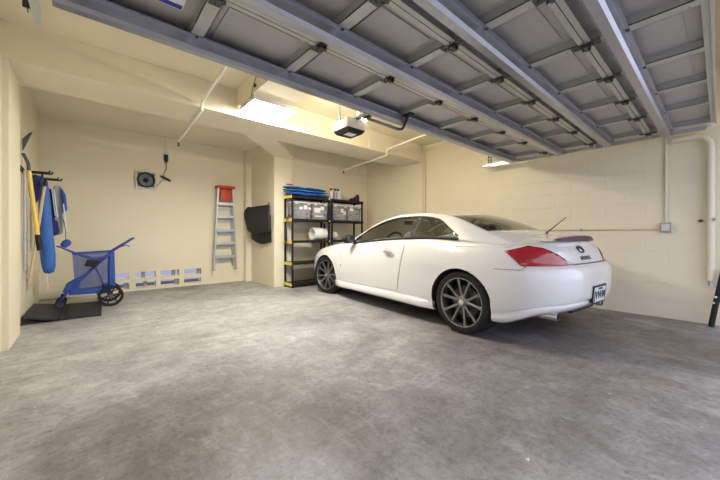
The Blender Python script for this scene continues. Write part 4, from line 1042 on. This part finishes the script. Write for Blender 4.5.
# ------------------------------------------------------------------ folding cart
Yc = 5.90; YF, YR = Yc-.17, Yc+.17
t = Th('shopping_cart', 'blue folding mesh cart standing by the wall vents', 'cart', (.05, Yc, 0))
for y in (YF, YR):
    t.add('main_rail', MB().tube([(.53, y*.6+Yc*.4, .962), (.29, y, .785), (.05, y, .52), (-.20, y, .235), (-.262, y, .13)], .011, 10), M['blue_metal'], True)
    t.add('rear_leg', MB().tube([(.06, y, .63), (.13, y, .45), (.22, y, .20)], .009, 8), M['blue_metal'], True)
    t.add('upper_rail', MB().tube([(-.30, y*.5+Yc*.5, .855), (-.27, y*.5+Yc*.5, .845), (-.12, y, .755), (.07, y, .665), (.23, y, .70)], .009, 8), M['blue_metal'], True)
    t.add('basket_post', MB().tube([(.25, y, .76), (.24, y, .50), (.25, y, .20)], .008, 8), M['blue_metal'], True)
    w = Th('rear_wheel', None, None, (.255, y, .147)); w.e.parent = t.e; w.e.matrix_parent_inverse = t.inv
    s = -1 if y < Yc else 1; yw = y+s*.045
    w.add('tyre', MB().lathe([(.147, yw-.016), (.147, yw+.016), (.112, yw+.014), (.112, yw-.014)], (.255, 0, .147), 'y', 32, True), M['black'], True)
    for k in range(6):
        a = 2*PI*k/6+.2; w.add('spoke', MB().bar((.255+.02*math.cos(a), yw, .147+.02*math.sin(a)), (.255+.124*math.cos(a), yw,   .147+.124*math.sin(a)), .016, .026, (0, 1, 0)), M['black'])
    w.add('hub', MB().lathe([(.028, yw-.022), (.028, yw+.022)], (.255, 0, .147), 'y', 16), M['dark_steel'])
    w = Th('front_wheel', None, None, (-.268, y, .09)); w.e.parent = t.e; w.e.matrix_parent_inverse = t.inv
    w.add('tyre', MB().lathe([(.056, y-.016), (.056, y+.016), (.036, y+.014), (.036, y-.014)], (-.268, 0, .090), 'y', 24, True), M['black'], True)
    w.add('hub', MB().lathe([(.036, y-.010), (.036, y+.010)], (-.268, 0, .090), 'y', 16), M['dark_steel'])
    w.add('fork', MB().bar((-.262, y-.022, .18), (-.268, y-.022, .085), .006, .03, (1, 0, 0)).bar((-.262, y+.022, .18), (-.268, y+.022, .085), .006, .03, (1, 0, 0)), M['navy'])
t.add('axle', MB().tube([(.255, YF-.05, .147), (.255, YR+.05, .147)], .008, 8), M['dark_steel'])
for (x, z_) in ((.53, .962), (.44, .90)): t.add('handle_bar', MB().tube([(x, YF*.6+Yc*.4-.004, z_), (x, YR*.6+Yc*.4+.004, z_)], .013, 10), M['blue_metal'], True)
t.add('brake_lever', MB().tube([(.36, YF+.02, .835), (.44, YF+.02, .86), (.475, YF+.02, .84)], .007, 8), M['blue_metal'], True)
t.add('hook_bar', MB().tube([(-.30, YF*.5+Yc*.5, .855), (-.30, YR*.5+Yc*.5, .855)], .010, 8), M['blue_metal'], True)
bs = MB(); c8 = [(-.12, YF+.02, .215), (.24, YF+.02, .215), (.24, YR-.02, .215), (-.12, YR-.02, .215), (-.15, YF+.01, .755), (.27, YF+.01, .775), (.27, YR-.01, .775), (-.15, YR-.01, .755)]
v = [bs.bm.verts.new(p) for p in c8]
for fc in ((0, 1, 5, 4), (2, 3, 7, 6), (3, 0, 4, 7), (1, 2, 6, 5)): bs.bm.faces.new([v[i] for i in fc])
bk_ = t.add('mesh_basket', bs, M['net'])
t.add('basket_floor', MB().hexa([(-.19, YF, .20), (.26, YF, .185), (.26, YR, .185), (-.19, YR, .20), (-.19, YF, .235), (.26, YF, .262), (.26, YR, .262), (-.19, YR, .235)]), M['blue'], mods=.01)
t.add('rear_pocket', MB().hexa([(.235, YF-.005, .22), (.315, YF+.03, .22), (.315, YR-.03, .22), (.235, YR+.005, .22), (.250, YF-.005, .785), (.300, YF+.03, .78), (.300, YR-.03, .78), (.250, YR+.005, .785)]), M['blue'], mods=.02)
t.add('nose_pouch', MB().hexa([(-.25, YF, .235), (-.10, YF, .22), (-.10, YR, .22), (-.25, YR, .235), (-.22, YF, .33), (-.05, YF, .44), (-.05, YR, .44), (-.22, YR, .33)]), M['blue'], mods=.02)
t.add('top_hem', MB().tube([(-.15, YF+.01, .755), (.06, YF-.0, .765), (.27, YF+.01, .775), (.27, YR-.01, .775), (-.15, YR-.01, .755), (-.15, YF+.01, .755)], .008, 8), M['blue'], True)
t.add('black_pouch', MB().hexa([(-.03, YF-.055, .585), (.10, YF-.055, .565), (.10, YF-.012, .565), (-.03, YF-.012, .585), (0, YF-.055, .675), (.13, YF-.055, .655), (.13, YF-.012, .655), (0, YF-.012, .675)]), M['black'], mods=.012)

# ------------------------------------------------------------------ left-wall rack and what hangs on it
t = Th('tool_rack', 'black metal prong rack on the left wall holding garden tools', 'wall rack', (-.55, 5.4, 1.74))
t.add('wall_plate', MB().box(-.559, 4.95, 1.72, -.545, 5.95, 1.77), M['black'])
for y, z_, xe in ((5.26, 1.745, -.345), (5.34, 1.745, -.325), (5.72, 1.735, -.295), (5.80, 1.735, -.265)):
    t.add('prong', MB().tube([(-.545, y, z_), (xe, y, z_+.004), (xe+.012, y, z_+.028)], .011, 8), M['black'], True)
t = Th('garden_hoe', 'yellow-handled garden tool with pointed dark blade above the rack', 'garden tool', (-.46, 5.15, 1.4))
t.add('handle', MB().tube([(-.500, 5.17, 1.74), (-.425, 5.13, .99)], .020, 12), M['ylw_handle'], True)
t.add('grip', MB().tube([(-.427, 5.132, 1.01), (-.408, 5.12, .83)], .025, 12), M['black'], True)
t.add('neck', MB().tube(catmull([(-.545, 5.17, 1.93), (-.525, 5.17, 1.88), (-.505, 5.17, 1.82), (-.498, 5.17, 1.73)], 5), [.016]*16, 10), M['dark_steel'], True)
t.add('blade', MB().prism([(-.548, 1.95), (-.470, 2.185), (-.50, 2.16), (-.548, 2.09)], 'y', 5.145, 5.175), M['dark_steel'])
o = MB().tube([(-.375, 5.22, 1.60), (-.500, 5.24, .46)], .014, 10)
t = Th('wooden_pole', 'pale wooden pole leaning behind the yellow-handled tool', 'pole', (-.44, 5.23, 1.0))
t.add('shaft', o, M['wood'], True); t.add('ferrule', MB().tube([(-.366, 5.219, 1.68), (-.376, 5.22, 1.58)], .016, 10), M['black'], True)
tag(MB().tube([(-.512, 5.00, 1.72), (-.512, 5.0, .62)], .014, 10).build('grey_pole', M['alu'], None, True), 'grey metal pole hanging straight down on the left wall', 'pole')
t = Th('umbrella_bag', 'long bright blue cloth bag hanging down from the rack', 'bag', (-.37, 5.42, 1.1))
rows = []
for i, (x, z_, w) in enumerate([(-.405, 1.70, .020), (-.405, 1.66, .038), (-.40, 1.50, .05), (-.39, 1.30, .055), (-.38, 1.10, .062), (-.37, .92, .068), (-.365, .75, .068), (-.362, .62, .062), (-.36, .55, .045), (-.36, .53, .01)]):
    rows.append([(x+w*math.cos(a)*(1+.10*math.sin(3*a+i)), 5.45+w*math.sin(a)*(1+.10*math.cos(2*a+i*1.3)), z_) for a in [2*PI*k/18 for k in range(18)]])
t.add('cloth_body', MB().grid(rows, True), M['sky_blue'], True, 70)
t.add('loop', MB().tube([(-.405, 5.45, 1.69), (-.405, 5.34, 1.76), (-.41, 5.33, 1.70)], .006, 6), M['navy'])
t.add('drawstring', MB().tube(catmull([(-.365, 5.43, .55), (-.372, 5.42, .45), (-.360, 5.42, .40), (-.366, 5.42, .34)], 4), .004, 6), M['white'])
t = Th('life_vest', 'grey and blue padded vest hanging from the farther rack prong', 'vest', (-.27, 5.78, 1.4))
def pad(name, pts, y0, y1, m, mods=.018):
    t.add(name, MB().prism(pts, 'y', y0, y1), m, mods=mods)
pad('grey_panel', [(-.335, 1.66), (-.262, 1.66), (-.235, 1.60), (-.222, 1.30), (-.250, 1.02), (-.325, 1.00), (-.345, 1.30)], 5.74, 5.80, M['grey_cloth'])
pad('blue_side', [(-.262, 1.64), (-.215, 1.55), (-.198, 1.34), (-.235, 1.30), (-.255, 1.50)], 5.70, 5.76, M['blue'])
pad('blue_hem', [(-.385, 1.22), (-.290, 1.20), (-.270, 1.03), (-.33, .99), (-.39, 1.05)], 5.69, 5.74, M['navy'])
pad('dark_inner', [(-.385, 1.60), (-.340, 1.62), (-.305, 1.30), (-.34, 1.06), (-.39, 1.10)], 5.71, 5.74, M['navy'])
for k, (x, z0) in enumerate(((-.345, 1.62), (-.325, 1.60), (-.235, 1.42))):
    t.add('strap', MB().bar((x, 5.695, z0), (x+.035, 5.695, z0-.36), .010, .018, (0, 1, 0)), M['white'] if k else M['grey_plastic'])
t.add('hanging_cord', MB().tube([(-.235, 5.74, 1.22), (-.215, 5.74, 1.05), (-.215, 5.74, .95)], .004, 6), M['navy'])
o = blob('float_pouch', None, None, (0, 0, 0), (.06, .022, .045), M['blue'], (16, 12), .03, 5)
o.parent = t.e; o.matrix_parent_inverse = Matrix.Translation((0, 0, 0)); o.location = Vector((-.213, 5.745, .895))-Vector((-.27, 5.78, 1.4)); o.rotation_euler = (0, -.9, 0)
t = Th('work_gloves', 'dark navy cloth bundle hung at the near end of the rack', 'cloth', (-.46, 5.3, 1.65))
t.add('cloth_body', MB().grid([[(x+w*math.cos(a)*(1+.12*math.sin(2*a+k_)), 5.30+w*.8*math.sin(a), z_) for a in [2*PI*q/14 for q in range(14)]] for k_, (x, z_, w) in enumerate([(-.46, 1.72, .01), (-.46, 1.70, .05), (-.455, 1.60, .06), (-.46, 1.48, .05), (-.47, 1.40, .03), (-.47, 1.38, .01)])], True), M['navy'], True, 80)
